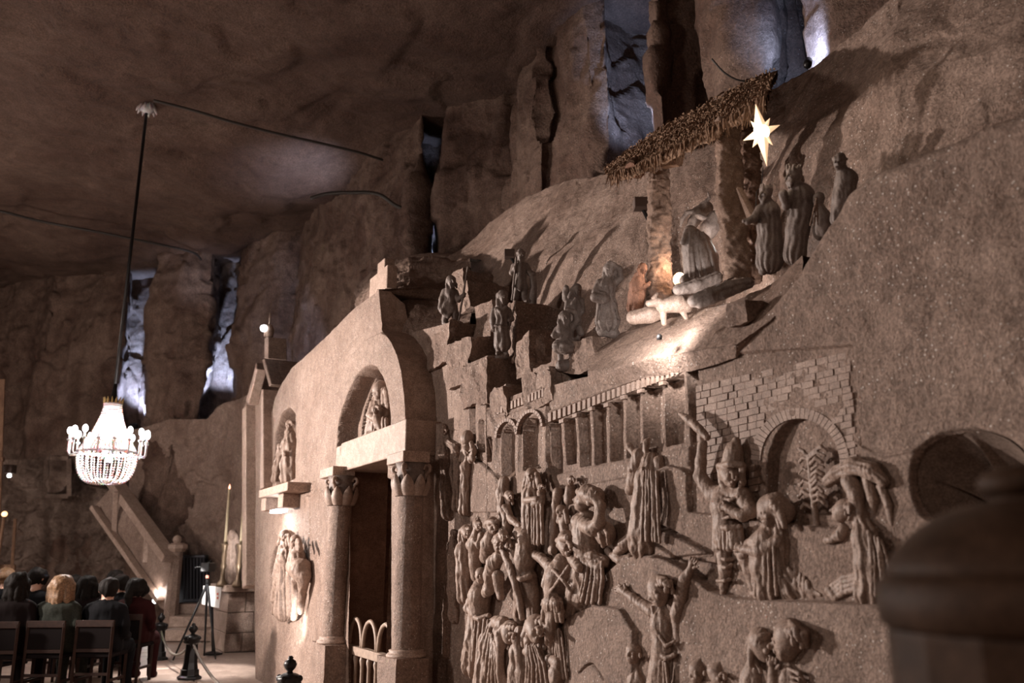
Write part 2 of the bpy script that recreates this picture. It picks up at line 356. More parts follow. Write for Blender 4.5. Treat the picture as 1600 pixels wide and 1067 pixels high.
# building with arcades and colonnade
F1.poly([(857, 660), (1064, 582), (1068, 560), (1078, 700), (857, 745)], .004)
strips = [(861, 658, 742), (883, 653, 726), (904, 644, 730), (928, 634, 726), (953, 628, 721), (979, 616, 715), (1005.5, 606, 700), (1039.5, 594, 697)]
for i, (us, a, b) in enumerate(strips):
    ue = (strips[i + 1][0] - 7) if i < 7 else 1068; sl = -.30; w_ = ue - us
    if i == 0: ue = 876; w_ = 15
    F1.poly([(us - 1, a), (us - 1 + w_, a + sl * w_), (us - 1 + w_, b - .22 * w_), (us - 1, b)], .062, soft=.005)
def arch(F, u0, u1, vt, vb, depth, sl=-.3, X=None, soft=.005, pointed=0):
    w_ = u1 - u0; pts = [(u0, vb)]; r = w_ / 2; hh = r * 1.5
    for k in range(0, 11):
        a = math.pi * k / 10; uu = u0 + r - r * math.cos(a); pts.append((uu, vt + hh - hh * math.sin(a) ** (1. if not pointed else .7) + sl * (uu - u0 - r)))
    pts.append((u1, vb + sl * .6 * w_)); F.poly(pts, depth, soft, X)
arch(F1, 782, 801, 664, 746, .075); arch(F1, 814, 842, 650, 735, .075)
arch(F1, 777, 806, 654, 748, .012); arch(F1, 809, 848, 640, 737, .012)
arch(F1, 736, 744.5, 625, 692, .07, sl=.1); arch(F1, 751, 758.5, 655, 706, .06, sl=.1); arch(F1, 762.5, 769, 682, 721, .05, sl=.1)
F1.poly([(733, 560), (774, 664), (774, 742), (733, 700)], -.012); F1.stroke([(733, 592), (732, 700)], .012, .03, curve=False)
F1.stroke([(740, 572), (773, 660)], .014, .03, curve=False); F1.stroke([(746, 570), (778, 652)], .010, -.02, curve=False)
F1.poly([(777, 636), (852, 607), (852, 618), (777, 648)], .020); F1.poly([(857, 646), (1063, 570), (1063, 582), (857, 660)], .024)
F1.stroke([(777, 636), (851, 606)], .008, -.012, curve=False); F1.stroke([(777, 653), (852, 624)], .008, -.012, curve=False)
F1.stroke([(857, 643), (1066, 566)], .009, -.014, curve=False); F1.stroke([(857, 665), (1066, 588)], .009, -.014, curve=False)
F1.poly([(851, 603), (856, 601), (858, 735), (853, 738)], .035)
F1.stroke([(809, 642), (810, 738)], .007, .02, curve=False); F1.stroke([(776, 655), (778, 745)], .007, .02, curve=False)
F1.poly([(862, 742), (1078, 697), (1076, 728), (1040, 735), (985, 745), (925, 755), (870, 775)], -.012, curve=False)
# brick field, sunk behind the end of the colonnade
F1.poly([(1072, 560), (1082, 560), (1088, 690), (1079, 690)], .03); F1.poly([(1072, 560), (1200, 548), (1333, 540), (1348, 830), (1082, 800)], .032, soft=.01)
F1.stroke([(1333, 545), (1339, 610), (1346, 735)], .009, .03)
arch(F1, 1191, 1314, 648, 800, .05, sl=.06, soft=.008)
# hills and ground lines of the relief
F1.poly([(1034, 734), (1050, 727), (1072, 733), (1092, 752), (1112, 775), (1128, 800), (1128, 880), (1032, 870)], -.040, soft=.012)
F1.poly([(900, 1090), (880, 1010), (893, 965), (950, 900), (985, 872), (1012, 866), (1040, 868), (1078, 888), (1118, 922), (1160, 934), (1240, 938), (1330, 941), (1420, 946), (1660, 950), (1660, 1200), (900, 1200)], -.060, soft=.014)
F1.poly([(880, 1000), (905, 962), (945, 945), (985, 950), (1010, 985), (1010, 1090), (880, 1090)], -.035, soft=.014)
F1.stroke([(1036, 822), (1070, 838), (1120, 864)], .020, .05); F1.stroke([(1060, 872), (1120, 866)], .012, .03); F1.stroke([(1036, 852), (1060, 868), (1100, 905)], .014, .035)
F1.stroke([(978, 812), (990, 803), (1004, 806)], .010, .02); F1.stroke([(925, 1050), (944, 1036), (966, 1060)], .010, .03)
F1.poly([(735, 705), (752, 722), (778, 745), (778, 800), (735, 800)], -.02, soft=.01)
F1.stroke([(742, 716), (760, 728), (790, 755)], .012, .03); F1.stroke([(720, 800), (735, 830)], .014, -.03)
F1.stroke([(1094, 560), (1230, 550)], .01, -.008)
# frame strip beside the portal
F1.poly([(684, 660), (694, 664), (697, 1600), (684, 1600)], -.05); F1.stroke([(692, 700), (693, 1030)], .01, .03, curve=False); F1.stroke([(700, 800), (702, 1060)], .014, -.02, curve=False)
F1.stroke([(1330, 690), (1380, 712), (1450, 700), (1500, 715)], .01, -.012); F1.stroke([(1180, 516), (1186, 514)], .022, .12)
# hollow of the shell niche
SH = [(1472, 818), (1443, 806), (1428, 776), (1424, 742), (1429, 712), (1446, 690), (1474, 676), (1508, 671), (1545, 675), (1580, 690), (1606, 715), (1618, 748), (1615, 785), (1600, 818)]
shq = spline(SH + [SH[0]]); F1.poly(shq, .03, soft=.02)
Pf = Pw.copy(); Pf[..., 0] += F1.h
Pf[..., 2] += 0
sd = poly_sdf(F1.Y, F1.Z, F1.conv(shq)); msk = ~((sd[:-1, :-1] < -.004) & (sd[1:, 1:] < -.004) & (sd[1:, :-1] < -.004) & (sd[:-1, 1:] < -.004))
capn = 7; topr = Pf[0]; ext = np.array([topr + np.array((.55 * k / capn, 0, .02 * k / capn)) for k in range(capn, 0, -1)])
Pf = np.concatenate([ext, Pf]); msk = np.concatenate([np.ones((capn, NU - 1), bool), msk])
wall_right = tag(grid_obj('wall_right', Pf, M['salt'], mask=msk), kind='structure')
# ledge under the nativity
led = [(918, [(600, 2.9), (580, 2.88), (560, 2.98), (541, 3.15)]), (960, [(600, 2.9), (577, 2.86), (545, 3.0), (522, 3.2)]), (1010, [(590, 2.9), (562, 2.85), (532, 2.98), (510, 3.2)]),
       (1080, [(580, 2.9), (548, 2.85), (512, 2.98), (488, 3.2)]), (1150, [(560, 2.9), (538, 2.84), (500, 2.96), (468, 3.15)]), (1205, [(520, 2.95), (500, 2.88), (470, 2.98), (445, 3.15)]),
       (1255, [(480, 3.0), (450, 2.96), (425, 3.02), (400, 3.1)])]
tag(sheet('trim_1', led, M['slope'], 240, 70, amp=.02, sc=.15, cap=.7), kind='structure')

# ---- portal wall (height field over the plane x = WP)
uL = [(440, 592), (456, 588), (460, 583), (480, 556), (505, 530), (530, 506), (552, 482), (575, 456), (600, 440), (622, 430), (660, 421), (700, 412), (760, 402), (800, 399), (3000, 399)]
uR = [(440, 592), (456, 592), (500, 596), (516, 600), (524, 608), (536, 617), (556, 626), (581, 632.5), (621, 637.5), (664, 640), (3000, 640)]
VS = np.concatenate([np.linspace(452, 1090, 430), np.linspace(1096, 1500, 16)])
a, b = np.interp(VS, *np.array(uL).T), np.interp(VS, *np.array(uR).T)
UU = a[:, None] + (b - a)[:, None] * np.linspace(0, 1, 400); VV = np.broadcast_to(VS[:, None], UU.shape)
Pp = px(UU, VV, WP); F2 = Field(Pp, WP)
F2.h += fbm(Pp, .7, 3) * .022 * np.clip((600 - UU) / 60, 0, 1) + fbm(Pp, .05, 2) * .003
F2.poly([(508, 748), (510, 690), (517, 642), (531, 594), (551, 557), (575, 531), (600, 519), (625, 535), (645, 600), (648, 748)], -.035, soft=.02)
A1 = [(531, 699), (533, 668), (540, 640), (550, 612), (562, 588), (574, 575), (584, 571), (594, 575), (604, 591), (611, 612), (615, 640), (616, 668)]
A2 = [(566, 700), (567, 665), (571, 640), (579, 615), (589, 592), (599, 579), (606, 590), (613, 612), (618, 640), (620, 668)]
F2.poly(A1, .20, soft=.02); F2.poly(A2, .26, soft=.012, X=WP + .17)
F2.poly([(432, 760), (428, 720), (432, 676), (440, 648), (452, 637), (461, 648), (464, 690), (462, 745)], .22, soft=.04)   # arched niche with a kneeling group
F2.poly([(424, 955), (424, 890), (434, 850), (448, 832), (460, 836), (472, 856), (480, 900), (481, 935), (476, 950), (462, 968), (440, 968)], .13, soft=.05, curve=True)   # oval niche
F2.stroke([(505, 640), (520, 625), (528, 610)], .012, .015); F2.stroke([(610, 600), (627, 566)], .01, .01, curve=False)
for k in range(7):            # incised palm between niche and column
    an = R(-70 + 23 * k); F2.stroke([(484, 775), (484 + 17 * math.sin(an), 770 - 17 * math.cos(an)), (484 + 27 * math.sin(an), 772 - 22 * math.cos(an) + abs(k - 3) * 3)], .011, -.018)
F2.stroke([(484, 775), (486, 850), (490, 905)], .014, -.02); F2.stroke([(476, 770), (479, 850), (484, 900)], .008, .012)
for pts in ([(400, 905), (412, 880), (428, 868)], [(402, 840), (410, 860), (414, 880)], [(490, 870), (500, 880), (506, 878)], [(496, 850), (500, 868)]): F2.stroke(pts, .01, .012)
Pq = Pp.copy(); Pq[..., 0] += F2.h
door = F2.conv([(545, 731), (612, 716), (612, 2200), (545, 2200)]); dd = poly_sdf(F2.Y, F2.Z, door)
mk = ~((dd[:-1, :-1] < 0) & (dd[1:, 1:] < 0) & (dd[1:, :-1] < 0) & (dd[:-1, 1:] < 0))
mk &= ~(Pp[:-1, :-1, 2] < -.1)
L_ = Pq[:, :1] + np.array((.9, 0, 0)); capT = np.array([Pq[0] + np.array((.5 * k / 5., 0, .02 * k)) for k in (5, 4, 3, 2, 1)]); capT += fbm(capT, .2, 3)[..., None] * .02
Pq2 = np.concatenate([capT, Pq]); Ls = [Pq2[:, :1] + np.array(((.9 if k == 0 else .9 * (1 - k / 6.)), 0, 0)) for k in range(6)]
Pq2 = np.concatenate(Ls + [Pq2], 1); mk2 = np.ones((Pq2.shape[0] - 1, Pq2.shape[1] - 1), bool); mk2[5:, 6:] = mk
tag(grid_obj('wall_portal', Pq2, M['salt'], mask=mk2), kind='structure')
# side of the portal arch, facing down the chamber
Cf = [(452, 592), (500, 596), (516, 600), (524, 608), (536, 617), (556, 626), (581, 632.5), (621, 637.5), (664, 640), (1500, 640)]
vs = np.concatenate([np.linspace(453, 664, 110), np.linspace(668, 1500, 150)]); us = np.interp(vs, *np.array(Cf).T)
base = px(us, vs, WP); nx = 26; base[:, 0] -= np.interp(vs, [505, 520, 740, 750], [0, .034, .034, .0]); P = base[:, None] + np.array((1., 0, 0)) * (np.linspace(0, 1, nx)[None, :] * np.interp(vs, [453, 470, 540, 560], [.12, .26, .30, .30])[:, None])[..., None]
P[..., 1] += fbm(P, .18, 3) * .012
tag(grid_obj('trim_2', P, M['salt_smooth']), kind='structure')
# portal doorway: reveals and the dark passage behind
Pj = px(545, 733, WP); yl = Pj[1]; yr = px(612, 760, WP)[1]; zt = Pj[2] + .05
def rquad(name, A, B, C, D, nu, nv, mat, amp, sc=.12, axis=0):
    s_, t_ = np.meshgrid(np.linspace(0, 1, nu), np.linspace(0, 1, nv)); s_, t_ = s_[..., None], t_[..., None]
    P = (np.array(A) * (1 - s_) + np.array(B) * s_) * (1 - t_) + (np.array(D) * (1 - s_) + np.array(C) * s_) * t_
    P[..., axis] += fbm(P, sc, 4) * amp; return tag(grid_obj(name, P, mat), kind='structure')
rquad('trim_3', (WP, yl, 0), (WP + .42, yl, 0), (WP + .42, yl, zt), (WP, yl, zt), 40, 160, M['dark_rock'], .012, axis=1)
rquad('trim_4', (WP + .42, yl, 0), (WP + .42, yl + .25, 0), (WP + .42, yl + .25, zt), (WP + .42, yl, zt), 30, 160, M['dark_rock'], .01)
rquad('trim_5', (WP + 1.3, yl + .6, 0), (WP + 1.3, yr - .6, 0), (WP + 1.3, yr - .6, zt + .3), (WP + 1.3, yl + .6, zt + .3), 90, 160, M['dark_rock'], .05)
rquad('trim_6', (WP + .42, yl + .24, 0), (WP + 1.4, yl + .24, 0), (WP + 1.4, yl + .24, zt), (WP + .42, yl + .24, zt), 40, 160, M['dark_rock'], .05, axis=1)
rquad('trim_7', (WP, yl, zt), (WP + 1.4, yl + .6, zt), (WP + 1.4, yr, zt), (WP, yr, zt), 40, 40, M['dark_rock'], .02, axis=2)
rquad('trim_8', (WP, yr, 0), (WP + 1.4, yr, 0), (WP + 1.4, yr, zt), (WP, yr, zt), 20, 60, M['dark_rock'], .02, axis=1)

# ---- floor: bedding plane plus cut slabs
gx = np.arange(-12.5, 5, .25); gy = np.arange(-4, 24, .25); GX, GY = np.meshgrid(gx, gy); P = np.stack([GX, GY, np.full_like(GX, -.012)], -1); P[..., 2] += fbm(P, .8, 2) * .006
tag(grid_obj('floor', P, M['floor']), kind='structure'); floor = bpy.data.objects['floor']
tm = MB(); tm.box(-.29, .29, -.29, .29, -.03, .0); tp = tm.build('floor_tile', M['floor'], floor, bevel=.006)
k = 0
for i in range(-1, 6):
    for j in range(6, 26):
        x, y = -.2 + .6 * i, .6 * j + 1.2
        if x > 2.5: continue
        o = tp if k == 0 else tp.copy()
        if k: COL.objects.link(o)
        k += 1; o.location = (x, y, .0 + random.uniform(-.003, .003)); o.rotation_euler = (random.uniform(-.004, .004), random.uniform(-.004, .004), 0)
# ================================================================== PORTAL, STEPS, CARVED BUILDINGS
M['brick'] = rock_mat('carved_brick_salt', (.24, .17, .135), (.34, .255, .21), scale=3, bump=.3, speck=.6, rough=.6)
M['wood'] = rock_mat('old_timber', (.10, .050, .028), (.22, .13, .08), scale=3, bump=.8, stretch=(1, 1, .25), rough=.8)
M['straw'] = plain('dry_straw', (.20, .115, .068), .85, noise=.5, nscale=60)
M['crust'] = rock_mat('crusted_post_salt', (.16, .10, .072), (.30, .21, .16), scale=3, bump=1.1, rough=.7, speck=.8)
M['iron'] = plain('black_iron', (.018, .016, .016), .38, .6)
M['darkbox'] = plain('brown_lamp_housing', (.075, .045, .034), .6)
M['cable'] = plain('dark_cable', (.03, .022, .018), .6)
M['reddish'] = rock_mat('reddish_salt', (.22, .11, .07), (.30, .16, .11), scale=3, bump=.4)
M['lamp_white'] = plain('lit_lamp_glass', (1, 1, 1), .5, emit=(.9, .95, 1), estr=12)
M['lamp_warm'] = plain('lit_warm_glass', (1, .8, .6), .5, emit=(1, .52, .24), estr=2.6)
def ybox(mb, X0, tx, a, b):
    """box behind plane X0 from pixel a (upper left) to b (lower right) measured on its front"""
    A, B = px(a[0], a[1], X0), px(b[0], b[1], X0); return mb.box(X0, X0 + tx, B[1], A[1], B[2], A[2])
def rough_box(name, x0, x1, y0, y1, z0, z1, mat, amp=.012, sc=.09, parent=None, res=.022, tilt=0.):
    bm = bmesh.new(); bmesh.ops.create_cube(bm, size=1)
    for v in bm.verts: v.co = Vector((x0 + (v.co.x + .5) * (x1 - x0), y0 + (v.co.y + .5) * (y1 - y0), z0 + (v.co.z + .5) * (z1 - z0)))
    for ax in range(3):
        n = min(60, int((x1 - x0, y1 - y0, z1 - z0)[ax] / res)); n = max(n, 1)
        for k in range(1, n):
            c = Vector((x0, y0, z0)); L_ = (x1 - x0, y1 - y0, z1 - z0)[ax]; c[ax] += L_ * k / n; no = Vector((0, 0, 0)); no[ax] = 1
            bmesh.ops.bisect_plane(bm, geom=bm.verts[:] + bm.edges[:] + bm.faces[:], plane_co=c, plane_no=no)
    me = bpy.data.meshes.new(name); bm.to_mesh(me); bm.free()
    V = np.empty(len(me.vertices) * 3, np.float32); me.vertices.foreach_get('co', V); V = V.reshape(-1, 3).astype(float)
    c = np.array(((x0 + x1) / 2, (y0 + y1) / 2, (z0 + z1) / 2)); 
    D = np.stack([fbm(V + 10 * i, sc, 4) for i in range(3)], -1) * amp; D2 = np.stack([fbm(V + 7 * i, .4, 2) for i in range(3)], -1) * amp * 2
    V = V + D + D2; V[:, 2] += tilt * (V[:, 1] - y0)
    me.vertices.foreach_set('co', V.astype(np.float32).ravel()); me.update()
    return link_mesh(name, me, mat, parent, smooth=False)
NT = [20]
def ledge(u, v, X0, dx, dy, h, amp=.030, mat='slope', tilt=.0):
    """stone step: (u, v) is the top corner between the face to the chamber and the face down the wall"""
    P = px(u, v, X0); NT[0] += 1
    return tag(rough_box('trim_%d' % NT[0], X0, X0 + dx, P[1], P[1] + dy, P[2] - h, P[2], M[mat], amp, tilt=tilt), kind='structure')
ledge(704.5, 503, 2.89, .50, .55, .35); ledge(733.5, 527, 2.88, .55, .4, .35); ledge(761.5, 555, 2.87, .50, .40, .35)
ledge(790, 598.5, 2.88, .30, .25, .25); ledge(857, 570.5, 2.87, .62, .40, .25)
ledge(722, 422, 3.25, .30, .35, .45); ledge(734, 441, 3.22, .35, .30, .25); ledge(768, 470, 3.12, .2, .3, .5)
ledge(805.5, 469, 3.08, .42, .35, .5); ledge(831, 516, 3.02, .35, .22, .30); ledge(918, 523, 2.98, .35, .45, .2); ledge(880, 556, 2.98, .2, .4, .2)
ledge(790, 500, 3.3, .5, .8, .6, tilt=.1); ledge(690, 470, 3.2, .4, .7, .4, tilt=.15)
ledge(1170, 474, 2.86, .16, .12, .08)

# ---- stone cross on the crest of the portal
cr = empty('stone_cross', px(597, 505, 2.78), 'thick stone cross standing on the crest of the portal arch', 'cross')
X0 = 2.76; A = px(590, 412, X0); B = px(597, 512, X0); mb = MB(); mb.box(X0, X0 + .11, B[1], A[1] - .0, B[2], A[2]); mb.build('upright', M['salt_smooth'], cr, bevel=.006)
A = px(578, 436, X0 - .012); B = px(604, 449, X0 - .012); mb = MB(); mb.box(X0 - .012, X0 + .095, B[1], A[1], B[2] - .0, A[2] - .0); mb.build('crossbar', M['salt_smooth'], cr, bevel=.006)

# ---- portal: lintel, columns, doorway railing
XF = WP - .19
pt = empty('portal_lintel', px(590, 730, WP), 'pale dressed stone lintel under the pointed niche of the portal', 'lintel')
mb = MB(); a = px(540, 693, WP - .02); b = px(551, 734, WP - .02); c = px(641, 700, WP - .02); mb.box(WP - .065, WP + .40, c[1], a[1], b[2], a[2]); mb.build('beam', M['salt_smooth'], pt, bevel=.006)
mb = MB(); d = px(531, 697, WP - .005); mb.box(WP - .04, WP + .25, a[1] + .004, d[1], b[2] - .0, a[2] - .01); mb.build('end_block', M['salt_smooth'], pt, bevel=.006)
def column(u_c, ab, sh, vcap, vsh0, vsh1, vped, ul, uc, label):
    """ab: abacus (left u, corner u, v top, v bottom)"""
    ctr = px(u_c, 900, XF + .125); s = depth_of(ctr) / FPX; x, y = ctr[0], ctr[1]; r = sh * s
    Zv = lambda v: float(px(u_c, v, XF + .125)[2])
    t = empty('portal_column', (x, y, 0), label, 'column')
    mb = MB(); a = px(ab[0], ab[2], XF); c = px(ab[1], ab[2], XF); z1, z0 = a[2], px(ab[0], ab[3], XF)[2]; mb.box(XF, WP + .04, c[1], a[1], z0, z1); mb.build('abacus', M['salt_smooth'], t, bevel=.005)
    zc0 = Zv(vcap); zc1 = z0 + .002; h = zc1 - zc0; mb = MB()
    mb.lathe((x, y, zc0), [(r * .98, 0), (r * 1.1, h * .08), (r * 1.22, h * .3), (r * 1.12, h * .6), (r * 1.02, h * .8), (r * 1.2, h)], 24); capo = mb.build('capital', M['statue'], t, True)
    for k in range(8):
        a_ = 2 * math.pi * k / 8 + .2; q = MB(); dx_, dy_ = math.cos(a_), math.sin(a_); P = []
        n1, n2 = 7, 6; V = []
        for i in range(n1):
            tt = i / (n1 - 1); w_ = r * .52 * math.sin(math.pi * (.12 + .88 * tt) ** .8) ** .7 + .002; hh = h * (.02 + .62 * tt)
            for j in range(n2):
                ss = (j / (n2 - 1) - .5) * 2; rr = r * (1.06 + .30 * math.sin(tt * 2.4)) + r * .16 * (1 - ss * ss) - (.02 * r if j in (0, n2 - 1) else 0); aa = a_ + ss * w_ / rr
                V.append((x + rr * math.cos(aa), y + rr * math.sin(aa), zc0 + hh))
        Fq = [(i * n2 + j, i * n2 + j + 1, (i + 1) * n2 + j + 1, (i + 1) * n2 + j) for i in range(n1 - 1) for j in range(n2 - 1)]
        q.add(V, Fq); q.build('capital_leaf', M['figure'], capo, True)
    for k in range(4):
        a_ = math.pi / 4 + math.pi / 2 * k; q = MB(); cx0, cy0 = x + r * 1.25 * math.cos(a_), y + r * 1.25 * math.sin(a_)
        pts = [(cx0 - .02 * math.cos(a_), cy0 - .02 * math.sin(a_), zc0 + h * .5)] + [(cx0 + math.cos(a_) * .028 * math.cos(w), cy0 + math.sin(a_) * .028 * math.cos(w), zc0 + h * .82 + .03 * math.sin(w)) for w in np.linspace(-1.6, 3.4, 9)]
        q.tube(pts, .016, 8); q.build('volute', M['figure'], capo, True)
    z0s, z1s = Zv(vsh1), zc0; nz, na = 60, 40; zz_ = np.linspace(z0s, z1s, nz); aa = np.linspace(0, 2 * math.pi, na + 1)[:-1]
    rr = r * (1.03 - .07 * (zz_ - z0s) / (z1s - z0s)); P = np.stack([x + rr[:, None] * np.cos(aa), y + rr[:, None] * np.sin(aa), np.broadcast_to(zz_[:, None], (nz, na))], -1)
    P[..., :2] += (fbm(P, .06, 3) * .004)[..., None] * np.stack([np.cos(aa), np.sin(aa)], -1); P = np.concatenate([P, P[:, :1]], 1); grid_obj('shaft', P, M['salt'], t)
    zp = Zv(vped); mb = MB(); hb = z0s - zp; mb.lathe((x, y, zp), [(r * 1.42, 0), (r * 1.45, hb * .25), (r * 1.32, hb * .5), (r * 1.22, hb * .6), (r * 1.26, hb * .85), (r * 1.02, hb)], 28); mb.build('base_ring', M['salt_smooth'], t, True)
    c = px(uc, vped, XF - .02); a = px(ul, vped, XF - .02)
    mb = rough_box('pedestal', XF - .02, WP + .05, c[1], a[1], -.02, zp + .002, M['salt'], .006, .05, t, res=.03)
column(527, (500, 520, 734, 748), 18.5, 792, 792, 994, 1006, 487, 508, 'stone column at the far side of the doorway, its leafy capital in shade')
column(638, (604.6, 630, 711, 727), 21.5, 777, 777, 1014, 1027, 590, 619, 'stone column at the near side of the doorway with a lotus leaf capital')
gt = empty('doorway_railing', (WP + .06, (yl + yr) / 2, 0), 'pale wooden railing with three pointed arches closing the portal doorway', 'railing')
XG = WP + .07; M['pale_wood'] = plain('pale_worn_wood', (.30, .22, .17), .5, noise=.2)
ga = [(556, 572), (575, 592), (594, 611)]
z_r = float(px(556, 1009, XG)[2]); z_ap = float(px(564, 968, XG)[2])
y0_, y1_ = yl - .02, yr + .0; wA = (y0_ - y1_) / 3
for k in range(3):
    ya = y0_ - wA * k - .02; yb = y0_ - wA * (k + 1) + .02; ym = (ya + yb) / 2; P1 = [(XG, ya + (ym - ya) * (1 - math.cos(w)), z_r + (z_ap - z_r) * math.sin(w) ** .9) for w in np.linspace(0, math.pi / 2, 8)]
    P2 = [(p[0], 2 * ym - p[1], p[2]) for p in P1[::-1]]
    mb = MB(); mb.tube(P1 + P2[1:], .020, 6); mb.build('pointed_arch', M['pale_wood'], gt, True)
mb = MB(); mb.box(XG - .035, XG + .035, y1_, y0_, z_r - .075, z_r); mb.build('top_rail', M['pale_wood'], gt, bevel=.004)
mb = MB(); mb.box(XG - .03, XG + .03, y1_, y0_, .08, .14); mb.build('bottom_rail', M['pale_wood'], gt, bevel=.004)
for k in range(7):
    y = y0_ - .05 - (y0_ - y1_ - .1) * k / 6; mb = MB(); mb.lathe((XG, y, .14), [(.022, 0), (.028, .05), (.018, .1), (.018, z_r - .3), (.028, z_r - .25), (.018, z_r - .21)], 8); mb.build('baluster', M['pale_wood'], gt, True)

# ---- rows of small openings over the arcades: a dentil stone between each
ar = empty('carved_colonnade', px(960, 740, W), 'carved relief of a long colonnaded building with small square openings under its cornice', 'relief')
def dentils(p0, p1, hpx, n, par, deep):
    for k in range(n):
        f0 = (k + .0) / n; f1 = (k + .58) / n; P = []
        for X_ in (W - .004, W + deep):
            for f, dv in ((f0, 0), (f1, 0), (f1, hpx), (f0, hpx)):
                uu = p0[0] + (p1[0] - p0[0]) * f; vv = p0[1] + (p1[1] - p0[1]) * f + dv; q = px(uu, vv, W); q[0] = X_; P.append(q)
        mb = MB(); mb.hexa([P[i] for i in (0, 1, 2, 3, 4, 5, 6, 7)]); mb.build('dentil', M['brick'], par)
dentils((857, 645.5), (1064, 569.5), 14, 27, ar, .028)
aw = empty('carved_arcade', px(815, 745, W), 'carved relief of a building with two tall arches and a dentil row', 'relief')
dentils((777, 635.5), (852, 606.5), 12, 14, aw, .024)
for us, a, b in strips[1:]:     # pilasters between the bays: base and head stones
    q0, q1 = px(us - 7, a + 3, W), px(us - 1, a + 7, W); mb = MB(); mb.box(W - .012, W + .01, q1[1] - .004, q0[1] + .004, q1[2], q0[2]); mb.build('pilaster_head', M['brick'], ar)
def arch_bricks(u0, u1, vt, vb, par, n, w_, X=W, out=.012):
    r = (u1 - u0) / 2; hh = r * 1.5; uc = u0 + r
    for k in range(n):
        a0, a1 = math.pi * (k + .08) / n, math.pi * (k + .92) / n; P = []
        for X_ in (X - out, X + .02):
            for a_, rr in ((a0, 1), (a1, 1), (a1, 1 + w_ / r), (a0, 1 + w_ / r)):
                uu = uc - r * rr * math.cos(a_); vv = vt + hh - hh * rr * math.sin(a_) - .3 * (uu - uc); q = px(uu, vv, X); q[0] = X_; P.append(q)
        mb = MB(); mb.hexa(P); mb.build('arch_stone', M['brick'], par)
arch_bricks(777.5, 805.5, 659, 745, aw, 13, 3.2); arch_bricks(809.5, 846.5, 645, 735, aw, 15, 3.2)
# ---- brick wall and round arch of the relief
bw = empty('carved_brick_wall', px(1215, 800, W + .03), 'shallow carved brick wall with a round gateway behind the helmeted soldier', 'relief')
rb = random.Random(5); XB = W + .032; rows = 19
TL, TR, BR, BL = (1090, 603), (1330, 549), (1344, 752), (1092, 812)
def bil(s_, t_):
    return ((TL[0] * (1 - s_) + TR[0] * s_) * (1 - t_) + (BL[0] * (1 - s_) + BR[0] * s_) * t_, (TL[1] * (1 - s_) + TR[1] * s_) * (1 - t_) + (BL[1] * (1 - s_) + BR[1] * s_) * t_)
nb = 0
for r_ in range(rows):
    t0, t1 = (r_ + .04) / rows, (r_ + .93) / rows; s_ = -rb.random() * .05
    while s_ < 1:
        ln = .052 + rb.random() * .03; a0, a1 = max(0, s_), min(1, s_ + ln - .006); s_ += ln
        if a1 - a0 < .015: continue
        cu, cv = bil((a0 + a1) / 2, (t0 + t1) / 2)
        e = math.hypot((cu - 1252) / 73., (cv - 706) / 76.)
        if (e < 1.0 and cv < 730) or (1182 < cu < 1324 and cv > 700): continue
        if nb >= 296: break
        P = []; ht = rb.uniform(.006, .013)
        for X_ in (XB - ht, XB + .03):
            for (ss, tt) in ((a0, t0), (a1, t0), (a1, t1), (a0, t1)):
                q = px(*bil(ss, tt), XB); q[0] = X_ + (rb.uniform(-.001, .001)); P.append(q)
        mb = MB(); mb.hexa(P); mb.build('brick', M['brick'], bw); nb += 1
for k in range(30):
    a0, a1 = math.pi * (k + .05) / 30, math.pi * (k + .93) / 30; P = []
    for X_ in (XB - .012, XB + .03):
        for a_, rr in ((a0, 1), (a1, 1), (a1, 1.24), (a0, 1.24)):
            uu = 1253 - 62 * rr * math.cos(a_); vv = 722 - 68 * rr * math.sin(a_) + .04 * (uu - 1253); q = px(uu, vv, XB); q[0] = X_; P.append(q)
    mb = MB(); mb.hexa(P); mb.build('arch_brick', M['brick'], bw)

# ---- scalloped shell niche
na, nr_ = 170, 60; q = np.array(spline(SH + [SH[0]], 12)); sgl = np.concatenate([[0], np.cumsum(np.hypot(*np.diff(q, axis=0).T))]); tt = np.linspace(0, sgl[-1], na)
bu, bv = np.interp(tt, sgl, q[:, 0]), np.interp(tt, sgl, q[:, 1]); hu, hv = 1508, 800
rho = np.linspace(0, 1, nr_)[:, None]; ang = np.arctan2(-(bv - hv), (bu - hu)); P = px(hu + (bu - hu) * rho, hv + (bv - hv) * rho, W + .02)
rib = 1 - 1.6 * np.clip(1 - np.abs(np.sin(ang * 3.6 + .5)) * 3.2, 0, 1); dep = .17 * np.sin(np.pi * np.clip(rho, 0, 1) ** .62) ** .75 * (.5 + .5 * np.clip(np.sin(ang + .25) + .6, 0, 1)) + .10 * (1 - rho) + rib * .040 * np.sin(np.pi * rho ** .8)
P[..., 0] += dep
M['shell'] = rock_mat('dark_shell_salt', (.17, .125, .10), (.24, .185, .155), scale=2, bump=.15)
sn = grid_obj('shell_niche', P, M['shell']); tag(sn, 'dark scalloped shell niche hollowed into the wall behind the blurred post', 'niche')

